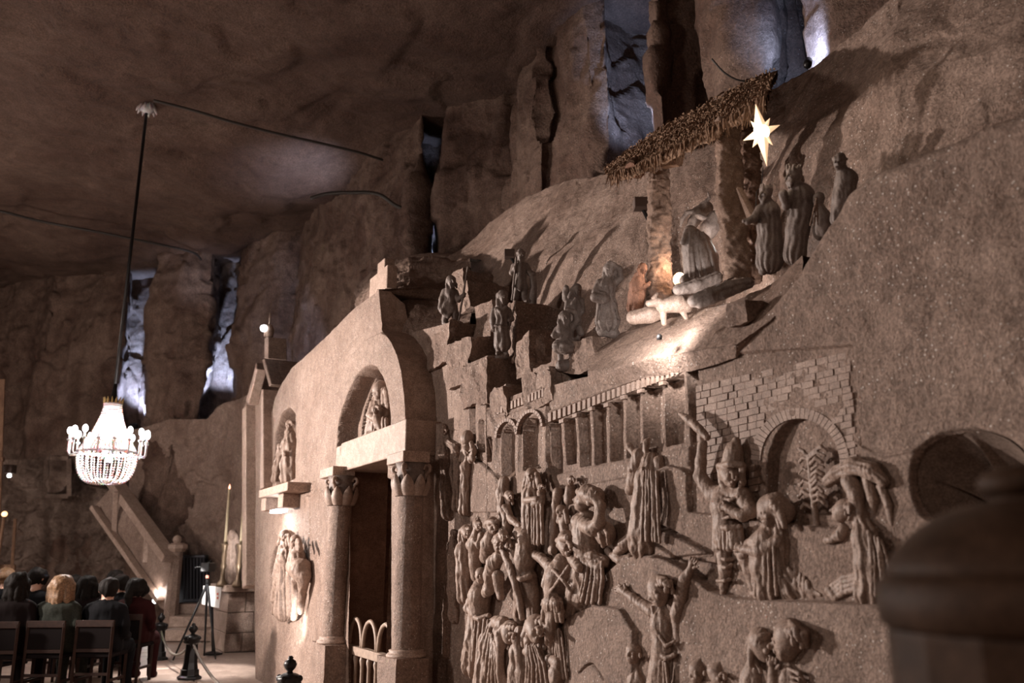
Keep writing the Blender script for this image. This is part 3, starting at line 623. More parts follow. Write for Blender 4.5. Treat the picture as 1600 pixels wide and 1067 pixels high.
# ---- bracket shelf under the arched niche on the portal wall
bs = empty('bracket_shelf', px(440, 800, WP), 'pale stone bracket shelf under the arched niche beside the altar', 'shelf')
XS = WP - .26; a, b = px(405, 766, XS), px(449, 760, XS); zt_ = float(a[2]); zb_ = float(px(405, 778, XS)[2])
mb = MB(); mb.box(XS, WP + .1, b[1], a[1], zb_, zt_); mb.build('slab', M['salt_smooth'], bs, bevel=.006)
for uu in (412, 438):
    c0 = px(uu, 780, XS + .06); mb = MB(); mb.box(XS + .06, WP + .1, c0[1] - .12, c0[1] + .12, zb_ - .16, zb_); mb.build('bracket', M['salt_smooth'], bs, bevel=.006)
mb = MB(); mb.box(XS + .08, XS + .2, px(430, 800, XS + .1)[1] - .2, px(430, 800, XS + .1)[1] + .2, zb_ - .20, zb_ - .165); mb.build('lamp', M['lamp_white'], bs)
c0 = px(433, 800, XS + .1); lamp('shelf_lamp', 'AREA', (XS - .02, c0[1], zb_ - .24), 10, WHITE, .3, (WP + .1, c0[1], 0))
c0 = px(450, 985, WP - .22); lamp('niche_lamp', 'SPOT', c0, 34, WHITE, .03, px(452, 930, WP + .1), 120, .8)
c0 = px(405, 1040, 2.2); lamp('altar_floor_lamp', 'SPOT', (1.9, 13.2, 2.6), 750, WHITE, .1, (2.0, 13.0, 0), 48, .6)

# ---- tall gabled niche frame beyond the shelf
tf = empty('gabled_altar_frame', pd(400, 1000, 14.5), 'tall narrow gothic altar frame with a steep gable, seen edge on beside the shelf', 'altar frame')
XA = 2.58
def slab_px(name, pts, X0, tx, mat, par, bevel=.01):
    q = [px(u_, v_, X0) for u_, v_ in pts]; n = len(q); V = [tuple(p) for p in q] + [(p[0] + tx, p[1], p[2]) for p in q]
    F_ = [tuple(range(n)), tuple(range(2 * n - 1, n - 1, -1))] + [(i, (i + 1) % n, n + (i + 1) % n, n + i) for i in range(n)]
    return MB().add(V, F_).build(name, mat, par, bevel=bevel)
slab_px('front_panel', [(381, 640), (400, 566), (413, 640), (406, 900), (381, 920)], XA + .25, .3, M['salt'], tf)
slab_px('side_pier', [(408, 608), (411, 608), (411, 762), (406, 765)], XA - .05, .5, M['salt_smooth'], tf)
slab_px('gable_slab', [(409, 562), (413, 560), (424, 600), (420, 604)], XA, .75, M['salt'], tf)
slab_px('gable_slab', [(384, 626), (399, 574), (402, 576), (388, 632)], XA + .1, .15, M['salt_smooth'], tf)
slab_px('finial_post', [(413, 560), (413, 528), (419, 526), (419, 560)], XA + .1, .28, M['salt'], tf)
slab_px('side_pier', [(378, 640), (384, 632), (384, 915), (378, 920)], XA + .1, .2, M['salt_smooth'], tf)
tl = empty('small_spotlight', px(419, 526, XA + .1), 'small lit spotlight on top of the gabled altar frame', 'lamp')
c0 = px(420, 521, XA + .15); mb = MB(); mb.lathe(c0, [(.07, -.05), (.08, .05), (.05, .13)], 12); mb.build('housing', M['salt_smooth'], tl, True)
mb = MB(); mb.ball(c0 + np.array((-.09, -.05, .06)), .055, 10, 6); mb.build('bulb', M['lamp_white'], tl, True)
mb = MB(); mb.tube([c0 + np.array((0, 0, .1)), c0 + np.array((0, 0, .33))], .015, 6); mb.build('stem', M['salt_smooth'], tl, True)

# ---- nativity shelter
hut = empty('nativity_shelter', px(1090, 470, 3.3), 'rustic stable roof of straw on two crusted posts above the ledge', 'shelter')
def rough_post(name, pts, X, mat, par, amp=.02, n=56, flat=1.):
    P0 = [px(u_, v_, X) for u_, v_, r_ in pts]; rr = [r_ * depth_of(p) / FPX for p, (u_, v_, r_) in zip(P0, pts)]; P0 = np.array(P0); t_ = np.linspace(0, len(pts) - 1, 180)
    c = np.stack([np.interp(t_, range(len(pts)), P0[:, k]) for k in range(3)], -1); r_ = np.interp(t_, range(len(pts)), rr); a_ = np.linspace(0, 2 * math.pi, n + 1)
    sq = 1 / np.maximum(np.abs(np.cos(a_ + .5)), np.abs(np.sin(a_ + .5))) ** .6
    P = c[:, None] + np.stack([np.cos(a_) * sq * r_[:, None], np.sin(a_) * sq * r_[:, None] * flat, 0 * a_ + 0 * r_[:, None]], -1); P[:, -1] = P[:, 0]
    d = fbm(P, .07, 4) * amp + fbm(P, .022, 2) * .012; d[:, -1] = d[:, 0]; dr = P - c[:, None]; dr /= np.linalg.norm(dr, axis=-1, keepdims=True); P = P + dr * d[..., None]
    return grid_obj(name, P, mat, par)
rough_post('post', [(1030, 258, 14), (1031, 300, 15), (1030, 380, 17), (1032, 440, 19), (1032, 475, 20)], 3.28, M['crust'], hut, .035)
rough_post('post', [(1136, 190, 18), (1138, 260, 18), (1142, 320, 21), (1148, 380, 19), (1152, 440, 19)], 3.25, M['crust'], hut, .03)
rough_post('post', [(1168, 200, 10), (1172, 280, 14), (1172, 380, 14), (1172, 440, 14)], 3.5, M['dark_rock'], hut, .05)
# roof: sloping slab with straw bundles hanging over the eave
Rf = [(946, 266), (985, 234), (1030, 202), (1090, 170), (1150, 138), (1215, 110)]; t_ = np.linspace(0, 5, 150); ru = np.interp(t_, range(6), [a for a, b in Rf]); rv = np.interp(t_, range(6), [b for a, b in Rf])
Pb = px(ru, rv, 3.95); Pfr = px(np.interp(t_, range(6), [955, 990, 1035, 1095, 1150, 1196]), np.interp(t_, range(6), [277, 268, 246, 216, 186, 158]), 3.12)
ss = np.linspace(0, 1, 34)[:, None, None]; P = Pb * (1 - ss) + Pfr * ss; P[..., 2] += fbm(P, .08, 4) * .035 + .02 * np.sin(ss[..., 0] * 3); P2 = P.copy(); P2[..., 2] -= .045 + .02 * fbm(P, .05, 2)
grid_obj('roof_slab', np.concatenate([P, P2[::-1], P[:1]]), M['straw'], hut)
mb = MB(); rs_ = random.Random(9)
for k in range(2300):
    f = rs_.random(); g = rs_.random() ** .7; i = int(f * 149); p = Pb[i] * (1 - g) + Pfr[i] * g; d = (Pfr[i] - Pb[i]); d /= np.linalg.norm(d)
    L_ = rs_.uniform(.05, .13); q = p + np.array((0, 0, .03)); e = q + d * L_ * .75 + np.array((rs_.uniform(-.02, .02), rs_.uniform(-.03, .05), -L_ * rs_.uniform(.3, .95) * (g > .82) - .01))
    mb.tube([q, (q + e) / 2 + np.array((0, 0, .008)), e], [.006, .006, .0015], 4)
tag(mb.build('straw', M['straw'], hut), kind='stuff')
for a_, b_, X1, X2, r_ in (((972, 268), (1062, 252), 3.2, 3.3, .035), ((1055, 232), (1128, 202), 3.16, 3.2, .022), ((985, 256), (1010, 245), 3.15, 3.6, .03), ((1108, 205), (1192, 162), 3.3, 3.4, .05)):
    mb = MB(); mb.tube([px(*a_, X1), px(*b_, X2)], r_, 8); mb.build('beam', M['wood'], hut)
mb = MB(); c0 = px(984, 264, 3.14); mb.tube([c0, c0 + np.array((.1, .03, .01))], .045, 9); mb.build('beam_end', M['reddish'], hut)
# star
def unitv(a): a = np.asarray(a, float); return a / np.linalg.norm(a)
stc = px(1190, 207, 3.02); ss_ = depth_of(stc) / FPX; e1 = _RT; e2 = np.array((0, 0, 1.)); e3 = -_H
star = empty('star_lantern', stc, 'glowing eight pointed star lantern hung above the crowned figures', 'lantern')
M['star_glow'] = plain('star_paper', (1, .86, .7), .6, emit=(1, .60, .33), estr=.75); M['star_core'] = plain('star_core', (1, .9, .8), .6, emit=(1, .88, .74), estr=3)
for (du, dv, L_, w_, core) in ((-6, 50, 1, 13, 0), (4, -58, 1, 12, 0), (-30, -14, 1, 10, 0), (30, 13, 1, 10, 0), (-16, 20, 1, 9, 0), (15, 25, 1, 9, 0), (-16, -26, 1, 9, 0), (16, -22, 1, 9, 0)):
    d = (e1 * du + e2 * dv) * ss_; t1 = unitv(np.cross(d, e3)); w = w_ * ss_; mb = MB(); mb.add([t1 * w + stc, e3 * w * .8 + stc, -t1 * w + stc, -e3 * w * .8 + stc, stc + d], [(0, 1, 4), (1, 2, 4), (2, 3, 4), (3, 0, 4), (3, 2, 1, 0)]); mb.build('ray', M['star_glow'], star)
mb = MB(); mb.ball(stc, 12.5 * ss_, 12, 8); mb.build('bulb', M['star_core'], star, True)
mb = MB(); mb.tube([px(1192, 262, 3.03), px(1190, 290, 3.08), px(1182, 300, 3.1), px(1181, 330, 3.1)], .003, 5); mb.build('wire', M['cable'], star)
lamp('star_light', 'POINT', stc + np.array((-.12, -.05, 0)), 2.2, (1, .8, .6), .06)
# small lamp housings on the rock
for (u_, v_, X_, w_, lab) in ((1001, 319, 3.3, 11, 'small brown lamp box fixed to the rock beside the shelter post'), (796, 397, 3.5, 8, 'small dark lamp box behind the topmost shepherd')):
    c0 = px(u_, v_, X_); s_ = depth_of(c0) / FPX; t = empty('lamp_box', c0, lab, 'lamp'); mb = MB(); mb.obox(c0, _RT, _H, np.array((0, 0, 1.)), (w_ * s_, w_ * s_, w_ * s_ * .75)); mb.build('housing', M['darkbox'], t, bevel=.004)
    mb = MB(); mb.tube([c0, c0 + np.array((.12, .05, -.12))], .014, 6); mb.build('stem', M['iron'], t)
# cables
def cable(pts, r, lab, ns='cable'):
    mb = MB(); mb.tube(pts, r, 6); o = mb.build(ns, M['cable'], None, True); tag(o, lab, 'cable'); return o
sp = spline([(240, 157), (300, 172), (360, 190), (430, 208), (510, 226), (560, 238), (598, 250)]); cable([pz(a, b, 8.05) for a, b in sp], .022, 'thin dark cable sagging under the ceiling from the chandelier mount to the cliffs')
sp = spline([(-60, 322), (0, 330), (60, 345), (150, 362), (240, 380), (300, 394), (314, 405)]); cable([pz(a, b, 8.15) for a, b in sp], .028, 'dark cable under the ceiling passing behind the chandelier rod')
sp = spline([(485, 310), (510, 303), (545, 301), (590, 303), (620, 322), (652, 332)]); cable([pd(a, b, 13.9) for a, b in sp], .03, 'thick dark hose looped across the cliff above the cross')
sp = spline([(1112, 92), (1130, 112), (1150, 124), (1172, 128)]); cable([pd(a, b, 7.4) for a, b in sp], .008, 'thin black cable drooping on the rock above the straw roof')
# blue floodlights hidden at the foot of the recesses
def flood(u_, v_, D, tu, tv, tD, w_, lab, ang=70, cast=BLUE, k=1.):
    c0 = pd(u_, v_, D); t = empty('floodlight', c0, lab, 'lamp'); a_ = unitv(pd(tu, tv, tD) - c0); mb = MB(); mb.lathe(c0 - a_ * .12, [(.05 * k, 0), (.09 * k, .02), (.1 * k, .1)], 10, axis=a_); mb.build('housing', M['iron'], t, True)
    mb = MB(); mb.lathe(c0 - a_ * .02, [(.085 * k, 0), (.06 * k, .015), (.001, .02)], 10, axis=a_); mb.build('lens', M['lamp_blue'], t, True)
    lamp('flood_light', 'SPOT', c0 + a_ * .03, w_, cast, .05, pd(tu, tv, tD), ang, .8)
M['lamp_blue'] = plain('blue_lamp_glass', (.8, .9, 1), .5, emit=(.5, .68, 1), estr=6)
flood(986, 262, 9.6, 1012, 130, 10.8, 420, 'floodlight hidden low in the blue recess next to the straw roof', 60, k=.5)
flood(682, 404, 14.3, 680, 250, 15.4, 900, 'floodlight at the foot of the narrow blue slot above the shepherds', 40)
flood(330, 652, 19.5, 352, 480, 21.8, 1900, 'floodlight on the shelf below the tall blue recess beyond the altar', 55)
flood(210, 664, 20.1, 222, 540, 21.9, 2200, 'floodlight behind the chandelier in the far blue recess', 60)
flood(1262, 95, 7.2, 1262, 20, 8.3, 160, 'floodlight in the blue recess at the top of the chamber', 90, k=.4)
flood(470, 600, 14.4, 466, 500, 18.2, 260, 'floodlight behind the shoulder of the portal wall', 40)
lamp('ceiling_wash', 'SPOT', pd(560, 420, 14.2), 480, (.62, .72, 1), .2, pz(462, 262, 8.4), 48, 1.)
lamp('ceiling_wash', 'SPOT', pd(330, 520, 17.0), 260, (.75, .8, 1), .2, pz(300, 400, 8.4), 34, 1.)
# nativity lights
c0 = px(1030, 522, 2.74); lamp('nativity_lamp', 'SPOT', c0 + np.array((-.14, -.02, .03)), 52, WHITE, .03, px(1048, 530, 2.95), 112, .95)
fl = empty('nativity_floodlight', c0, 'bright white floodlight washing the ledge below the lying sheep', 'lamp'); mb = MB(); mb.lathe(c0 + np.array((.0, 0, -.03)), [(.014, 0), (.016, .02), (.008, .03)], 10); mb.build('housing', M['iron'], fl, True)
c0 = px(1062, 437, 3.28); fg = empty('glow_globe', c0, 'orange globe added for the warm glow on the ledge in front of the kneeling cloaked figure', 'lamp')  # globe put in to give the orange glow of a lit opening
mb = MB(); mb.ball(c0, .042, 10, 7, (1, 1, 1.1)); mb.build('globe', M['lamp_warm'], fg, True); mb = MB(); mb.lathe(c0 - np.array((0, 0, .085)), [(.05, 0), (.055, .02), (.03, .035)], 10); mb.build('base', M['iron'], fg, True)
lamp('crib_light', 'POINT', c0 + np.array((-.02, .05, .1)), 2.4, (1, .66, .42), .05); lamp('stable_light', 'POINT', px(1119, 386, 3.36), 9, WHITE, .04)
# ================================================================== SCULPTED FIGURES: one continuous surface each, from a blended distance field
def surface_nets(F, org, h):
    S = F < 0; nx, ny, nz = F.shape
    c = np.zeros((nx - 1, ny - 1, nz - 1), np.int8)
    for a in (0, 1):
        for b in (0, 1):
            for d in (0, 1): c += S[a:nx - 1 + a, b:ny - 1 + b, d:nz - 1 + d]
    act = (c > 0) & (c < 8); idx = np.full(act.shape, -1, np.int64); ii = np.argwhere(act); idx[act] = np.arange(len(ii))
    acc = np.zeros((len(ii), 3)); cnt = np.zeros(len(ii)); cor = [(a, b, d) for a in (0, 1) for b in (0, 1) for d in (0, 1)]
    fv = {k: F[ii[:, 0] + k[0], ii[:, 1] + k[1], ii[:, 2] + k[2]] for k in cor}
    for k in cor:
        for ax in range(3):
            if k[ax]: continue
            k2 = tuple(k[i] + (i == ax) for i in range(3)); a, b = fv[k], fv[k2]; m = (a < 0) != (b < 0); t = np.where(m, a / np.where(m, a - b, 1), 0)
            p = np.tile(np.array(k, float), (len(ii), 1)); p[:, ax] += t; acc[m] += p[m]; cnt[m] += 1
    V = org + (ii + acc / np.maximum(cnt, 1)[:, None]) * h; Q = []
    for ax in range(3):
        o1, o2 = [i for i in range(3) if i != ax]
        A = S.take(range(0, S.shape[ax] - 1), ax); B = S.take(range(1, S.shape[ax]), ax); m = A != B
        sl = [slice(None)] * 3; sl[o1] = slice(1, -1); sl[o2] = slice(1, -1); m = m[tuple(sl)]; e = np.argwhere(m)
        if not len(e): continue
        e[:, o1] += 1; e[:, o2] += 1; s0 = A[e[:, 0], e[:, 1], e[:, 2]]
        def cell(d1, d2): q = e.copy(); q[:, o1] -= d1; q[:, o2] -= d2; return idx[q[:, 0], q[:, 1], q[:, 2]]
        q = np.stack([cell(1, 1), cell(0, 1), cell(0, 0), cell(1, 0)], -1); fl = s0 if ax != 1 else ~s0; q[~fl] = q[~fl][:, ::-1]; Q.append(q)
    Q = np.concatenate(Q); return V, Q[(Q >= 0).all(1)]
_RJ = random.Random(21)
class Sculpt:
    def __init__(s, X=None, D=None, at=None, off=0.):
        """relief figure: lies on plane X. free figure: stands at depth D. Joints are (u, v, out, r), in the scale of one picture row at its distance"""
        s.X, s.D = X, D; s.ops = []; s.heads = []; s.fold = 1.; s.at = at
        a = px(*at, X) if X is not None else pd(*at, D); s.s = depth_of(a) / FPX; s.anchor = a
        s.out = np.array((-1., 0, 0)) if X is not None else -_H; s.e1 = np.array((0, -1., 0)) if X is not None else _RT
    def P(s, u, v, o=0): return px(u, v, s.X - o * s.s) if s.X is not None else pd(u, v, s.D - o * s.s)
    def chain(s, pts, k=3, pleat=0, n=10, flat=1., mode=0):
        if .6 <= k <= 1.2 and not mode and len(pts) > 1:      # fold lines: hand cut, none quite alike
            j = _RJ.uniform(-1.3, 1.3); g = _RJ.uniform(.75, 1.35); pts = [(p[0] + j * (i + .5) * .8 + _RJ.uniform(-.7, .7), p[1] + _RJ.uniform(-2, 2), p[2] + _RJ.uniform(-.8, .8), p[3] * g) for i, p in enumerate(pts)]
        w = [(s.P(p[0], p[1], p[2]), p[3] * s.s) for p in pts]
        for a, b in zip(w[:-1], w[1:]): s.ops.append(('rc', a[0], b[0], a[1], b[1], k * s.s, pleat * s.s, n, flat, mode))
        return s
    def ball(s, u, v, o, r, rv=None, ro=None, k=2, mode=0): s.ops.append(('el', s.P(u, v, o), np.array((r, rv or r, ro or r)) * s.s, k * s.s, mode)); return s
    def cut(s, pts, k=1): return s.chain(pts, k, mode=1)
    def head(s, u, v, o, r, f=(-.4, .9), hair='short', beard=0, tilt=0., veil=0):
        """r: half height of the head in rows; f: where the face points (along the wall, out of the wall)"""
        s.heads.append((s.P(u, v, o), r * s.s * 1.15)); fx, fo = f; n = math.hypot(fx, fo); fx, fo = fx / n, fo / n; sx, so = fo, -fx; c, si = math.cos(tilt), math.sin(tilt)
        def q(a, b, d): # a sideways, b up, d forwards (in r)
            du = a * sx + d * fx; do = a * so + d * fo; dv = -b; return (u + r * (du * c - dv * si), v + r * (dv * c + du * si), o + r * do)
        def E(a, b, d, rr, k=1.0, mode=0, rv=None): p = q(a, b, d); s.ball(p[0], p[1], p[2], rr * r, (rv or rr) * r, rr * r, k, mode)
        E(0, .18, -.08, .80, rv=.80); E(0, -.25, .14, .60, .25 * r, rv=.70); E(0, -.72, .40, .22, .2 * r)          # skull, jaw, chin
        E(0, .22, .66, .26, .12 * r, rv=.12)                                                               # brow
        p, q2 = q(0, .18, .70), q(0, -.18, .98); s.chain([(*p, .10 * r), (*q2, .15 * r)], .08 * r)           # nose
        for a in (-.32, .32): E(a, .06, .80, .17, .06 * r, 1, rv=.12); E(a, .05, .64, .15, .04 * r); E(a * 1.05, -.28, .50, .2, .15 * r)
        p, q2 = q(-.22, -.44, .82), q(.22, -.44, .82); s.cut([(*p, .05 * r), (*q2, .05 * r)], .05 * r); E(0, -.55, .66, .16, .08 * r, rv=.09)
        for a in (-.78, .78): E(a, .0, -.05, .16, .08 * r, rv=.24)
        if hair in ('short', 'long'):
            E(0, .34, -.20, .86, .1 * r)
            for k in range(7): a_ = -1.2 + .4 * k; E(math.sin(a_) * .8, .62 + .15 * math.cos(a_ * 2), -.12 + .3 * math.cos(a_), .20, .08 * r)
            for k in range(13):        # combed locks
                a_ = -1.75 + 3.5 * k / 12; w0, w1, w2 = (math.sin(a_) * .25, 1.02, -.15), (math.sin(a_) * .78, .62, .42 * math.cos(a_) - .18), (math.sin(a_) * .9, .12 + .28 * math.cos(a_), .52 * math.cos(a_) - .2)
                s.chain([(*q(*w0), .12 * r), (*q(*w1), .13 * r), (*q(*w2), .09 * r)], .04 * r)
                b_ = math.pi + a_ * .62; s.chain([(*q(0, .95, -.3), .1 * r), (*q(math.sin(b_) * .84, .35, .84 * math.cos(b_) - .2), .13 * r), (*q(math.sin(b_) * .8, -.35, .8 * math.cos(b_) - .15), .1 * r)], .04 * r)
        if hair == 'long':
            for a in (-.75, -.4, 0, .4, .75):
                p, m_, q2 = q(a * .9, .3, -.45), q(a * 1.12, -.5, -.35), q(a * 1.2, -1.3, -.3 + .1 * abs(a)); s.chain([(*p, .26 * r), (*m_, .25 * r), (*q2, .16 * r)], .08 * r)
        if hair == 'cap': E(0, .42, -.12, .86, .05 * r, rv=.70)
        if hair == 'veil':
            E(0, .3, -.22, .95, .1 * r)
            for a in (-.8, -.4, 0, .4, .8): p, q2 = q(a, .2, -.4), q(a * 1.5, -1.6, -.4); s.chain([(*p, .35 * r), (*q2, .42 * r)], .2 * r)
        if hair == 'crown':
            E(0, .3, -.15, .84, .1 * r)
            for k in range(8): a_ = k * math.pi / 4; p, q2 = q(.7 * math.cos(a_), .65, .62 * math.sin(a_) - .1), q(.78 * math.cos(a_), 1.25, .7 * math.sin(a_) - .1); s.chain([(*p, .2 * r), (*q2, .11 * r)], .05 * r)
            for k in range(8): a_ = k * math.pi / 4; b_ = a_ + math.pi / 4; s.chain([(*q(.7 * math.cos(a_), .6, .62 * math.sin(a_) - .1), .2 * r), (*q(.7 * math.cos(b_), .6, .62 * math.sin(b_) - .1), .2 * r)], .05 * r)
        if hair == 'turban':
            for k in range(8): a_ = k * math.pi / 4; b_ = a_ + math.pi / 4; s.chain([(*q(.72 * math.cos(a_), .48 + .1 * math.sin(a_), .66 * math.sin(a_) - .08), .27 * r), (*q(.72 * math.cos(b_), .48 + .1 * math.sin(b_), .66 * math.sin(b_) - .08), .27 * r)], .05 * r)
            E(0, .6, -.1, .7, .1 * r)
        if beard:
            for a in (-.35, -.12, .12, .35): p, q2 = q(a, -.55, .55), q(a * .7, -.6 - .6 * beard, .55); s.chain([(*p, .2 * r), (*q2, .09 * r)], .06 * r)
        return s
    def hand(s, p, d, r=3.2, curl=.5):
        """palm and five fingers at p = (u, v, out); d = direction of the fingers (du, dv, do)"""
        d = np.array(d, float); d /= np.linalg.norm(d) + 1e-9; a = np.array((-d[1], d[0], 0)); a = a / (np.linalg.norm(a) + 1e-9); p = np.array(p, float)
        e = p + d * r * 1.5; s.chain([(*p, r * .8), (*e, r * .85)], 1)
        for k, (w, l) in enumerate(((-.75, 1.5), (-.25, 1.9), (.25, 1.8), (.75, 1.4))):
            b = e + a * w * r; m_ = b + d * r * l * .6 + a * w * r * .2; t = m_ + d * r * l * .5 * (1 - curl) + np.array((0, 0, -1)) * r * l * .5 * curl; s.chain([(*b, r * .30), (*m_, r * .27), (*t, r * .22)], .35)
        b = p + d * r * .5 + a * r * .8; s.chain([(*b, r * .34), (*(b + a * r * .8 + d * r * .7), r * .26)], .4); return s
    def foot(s, u, v, o, du, r): return s.chain([(u, v - r * .6, o, r * .95), (u + du * 1.1, v - r * .25, o + r * 1., r * .7), (u + du * 2.0, v - r * .1, o + r * 1.8, r * .5)], 1.5)
    def build(s, name, mat, label=None, cat=None, group=None, vox=1.45, parent=None, clipx=True, rough=.35, feet=None):
        h = vox * s.s; lo = np.full(3, 1e9); hi = -lo
        for op in s.ops:
            if op[-1]: continue
            if op[0] == 'rc': r = max(op[3], op[4]) + op[6]; lo = np.minimum(lo, np.minimum(op[1], op[2]) - r); hi = np.maximum(hi, np.maximum(op[1], op[2]) + r)
            else: lo = np.minimum(lo, op[1] - op[2].max()); hi = np.maximum(hi, op[1] + op[2].max())
        if s.X is not None and clipx: hi[0] = min(hi[0], s.X + .035)
        lo -= 3 * h; hi += 3 * h; n = np.ceil((hi - lo) / h).astype(int) + 1; F = np.full(n, 8 * h, np.float32)
        for op in s.ops:
            if op[0] == 'rc':
                _, a, b, ra, rb_, k, pl, nn, fl, mode = op; R_ = max(ra, rb_) + pl + k + 3 * h; l0, h0 = np.minimum(a, b) - R_, np.maximum(a, b) + R_
            else:
                _, c, rad, k, mode = op; R_ = rad.max() + k + 3 * h; l0, h0 = c - R_, c + R_
            i0 = np.clip(np.floor((l0 - lo) / h).astype(int), 0, n - 1); i1 = np.clip(np.ceil((h0 - lo) / h).astype(int) + 1, 1, n)
            if (i1 <= i0).any(): continue
            g = [lo[j] + h * np.arange(i0[j], i1[j]) for j in range(3)]; x, y, z = np.meshgrid(*g, indexing='ij')
            if op[0] == 'rc':
                ab = b - a; L2 = ab @ ab + 1e-12; px_, py_, pz_ = x - a[0], y - a[1], z - a[2]; t = np.clip((px_ * ab[0] + py_ * ab[1] + pz_ * ab[2]) / L2, 0, 1)
                qx, qy, qz = px_ - ab[0] * t, py_ - ab[1] * t, pz_ - ab[2] * t; rr = ra + (rb_ - ra) * t
                if pl:
                    ax = ab / math.sqrt(L2); e_o = s.out - ax * (s.out @ ax); e_o /= np.linalg.norm(e_o) + 1e-9; e_s = np.cross(ax, e_o)
                    th = np.arctan2(qx * e_s[0] + qy * e_s[1] + qz * e_s[2], qx * e_o[0] + qy * e_o[1] + qz * e_o[2]); rr = rr + pl * (.35 + .65 * t) * np.cos(nn * th + 1.3 * np.sin(2.1 * th + 3 * t))
                d = np.sqrt(qx * qx + qy * qy + qz * qz) - rr
            else:
                e1, e3 = s.e1, s.out; dx_, dy_, dz_ = x - c[0], y - c[1], z - c[2]; A = (dx_ * e1[0] + dy_ * e1[1]) / rad[0]; B = dz_ / rad[1]; C_ = (dx_ * e3[0] + dy_ * e3[1]) / rad[2]
                k0 = np.sqrt(A * A + B * B + C_ * C_); k1 = np.sqrt((A / rad[0]) ** 2 + (B / rad[1]) ** 2 + (C_ / rad[2]) ** 2) + 1e-9; d = k0 * (k0 - 1) / k1
            sub = tuple(slice(i0[j], i1[j]) for j in range(3)); f = F[sub]; kk = max(k, 1e-6)
            if mode == 0: m_ = np.clip(kk - np.abs(f - d), 0, None) / kk; F[sub] = np.minimum(f, d) - m_ * m_ * kk * .25
            else: d = -d; m_ = np.clip(kk - np.abs(f - d), 0, None) / kk; F[sub] = np.maximum(f, d) + m_ * m_ * kk * .25
        if s.X is not None and clipx:
            xs = lo[0] + h * np.arange(n[0]); F = np.maximum(F, (xs - (s.X + .03))[:, None, None])
        for ax in range(3):       # close the grid
            for e in (0, -1):
                sl = [slice(None)] * 3; sl[ax] = e; F[tuple(sl)] = np.maximum(F[tuple(sl)], h)
        V, Q = surface_nets(F, lo, h)
        if rough:
            e = np.zeros(len(V)) + 1.
            for hc, hr in s.heads: e = np.minimum(e, np.clip((np.linalg.norm(V - hc, axis=1) - hr * .9) / (hr * .4), .12, 1))
            m_ = s.s * 7; q_ = np.stack([V[:, 0] / m_, V[:, 1] / m_, V[:, 2] / (m_ * 3.2)], -1); n1 = fbm(q_, 1., 3, ridge=True) * e * s.s * 1.5 + fbm(V, s.s * 4, 2) * s.s * rough
            gi = np.clip(((V - lo) / h).astype(int), 1, n - 2); gx_ = np.stack([F[gi[:, 0] + 1, gi[:, 1], gi[:, 2]] - F[gi[:, 0] - 1, gi[:, 1], gi[:, 2]], F[gi[:, 0], gi[:, 1] + 1, gi[:, 2]] - F[gi[:, 0], gi[:, 1] - 1, gi[:, 2]], F[gi[:, 0], gi[:, 1], gi[:, 2] + 1] - F[gi[:, 0], gi[:, 1], gi[:, 2] - 1]], -1)
            gx_ /= np.linalg.norm(gx_, axis=1, keepdims=True) + 1e-9; V = V + gx_ * n1[:, None] * s.fold
        org = np.array(feet if feet is not None else ((lo[0] + hi[0]) / 2, (lo[1] + hi[1]) / 2, lo[2] + 3 * h)) if parent is None else np.zeros(3)
        o = link_mesh(name, np_mesh(name, V - org, Q), mat, parent)
        if parent is None: o.location = org
        return tag(o, label, cat, group)
# ------------------------------------------------------------------ relief figures on the wall
G1 = None
def relief(at, X=W + .02): return Sculpt(X=X, at=at)
FG = M['figure']
# helmeted soldier
f = relief((1140, 800), W + .03); f.head(1141, 742, 22, 20, (.25, .9), hair=None)
f.chain([(1143, 738, 16, 19), (1147, 705, 15, 14), (1150, 688, 14, 5)], 2); f.chain([(1124, 728, 22, 5), (1128, 752, 20, 5), (1134, 768, 20, 3)], 2); f.chain([(1160, 728, 22, 5), (1160, 752, 20, 5), (1156, 766, 20, 3)], 2); f.chain([(1124, 728, 26, 4), (1140, 724, 36, 4), (1160, 727, 26, 4)], 1)
f.chain([(1138, 775, 10, 18), (1136, 790, 12, 24), (1138, 820, 12, 22), (1137, 838, 10, 23)], 6); f.chain([(1118, 772, 12, 14), (1160, 775, 12, 14)], 5)
f.chain([(1114, 774, 14, 13), (1094, 744, 20, 10), (1095, 722, 22, 8), (1098, 692, 24, 6.5)], 3); f.hand((1098, 690, 24), (-.1, -1, 0), 6)
f.chain([(1062, 648, 26, 2), (1074, 656, 26, 5), (1092, 672, 26, 5), (1104, 682, 26, 4)], 1)
f.chain([(1160, 778, 14, 13), (1174, 798, 18, 10), (1160, 806, 28, 8), (1138, 796, 34, 6)], 3); f.hand((1136, 794, 34), (-1, -.1, 0), 6)
f.chain([(1118, 822, 24, 3), (1138, 824, 34, 3), (1158, 822, 24, 3)], 1)
for k in range(9): f.chain([(1118 + 5 * k, 828, 20 + 10 * math.sin(k / 8 * 3.1), 3.4), (1117 + 5.4 * k, 856, 22 + 10 * math.sin(k / 8 * 3.1), 3.6)], 1.2)
f.chain([(1130, 845, 10, 15), (1132, 870, 12, 11), (1134, 890, 12, 10), (1131, 918, 10, 6)], 3); f.foot(1131, 932, 8, -1, 7)
f.chain([(1154, 845, 10, 15), (1166, 872, 14, 11), (1172, 890, 12, 10), (1178, 920, 10, 6)], 3); f.foot(1179, 932, 8, 9, 7)
for v_ in (872, 884, 906): f.chain([(1122, v_, 16, 2), (1134, v_ + 1, 24, 2.2), (1144, v_, 16, 2)], .8)
f.chain([(1122, 812, 26, 2), (1140, 806, 34, 2), (1160, 812, 26, 2)], 1); f.chain([(1126, 776, 24, 2), (1142, 782, 32, 2), (1158, 776, 24, 2)], 1)
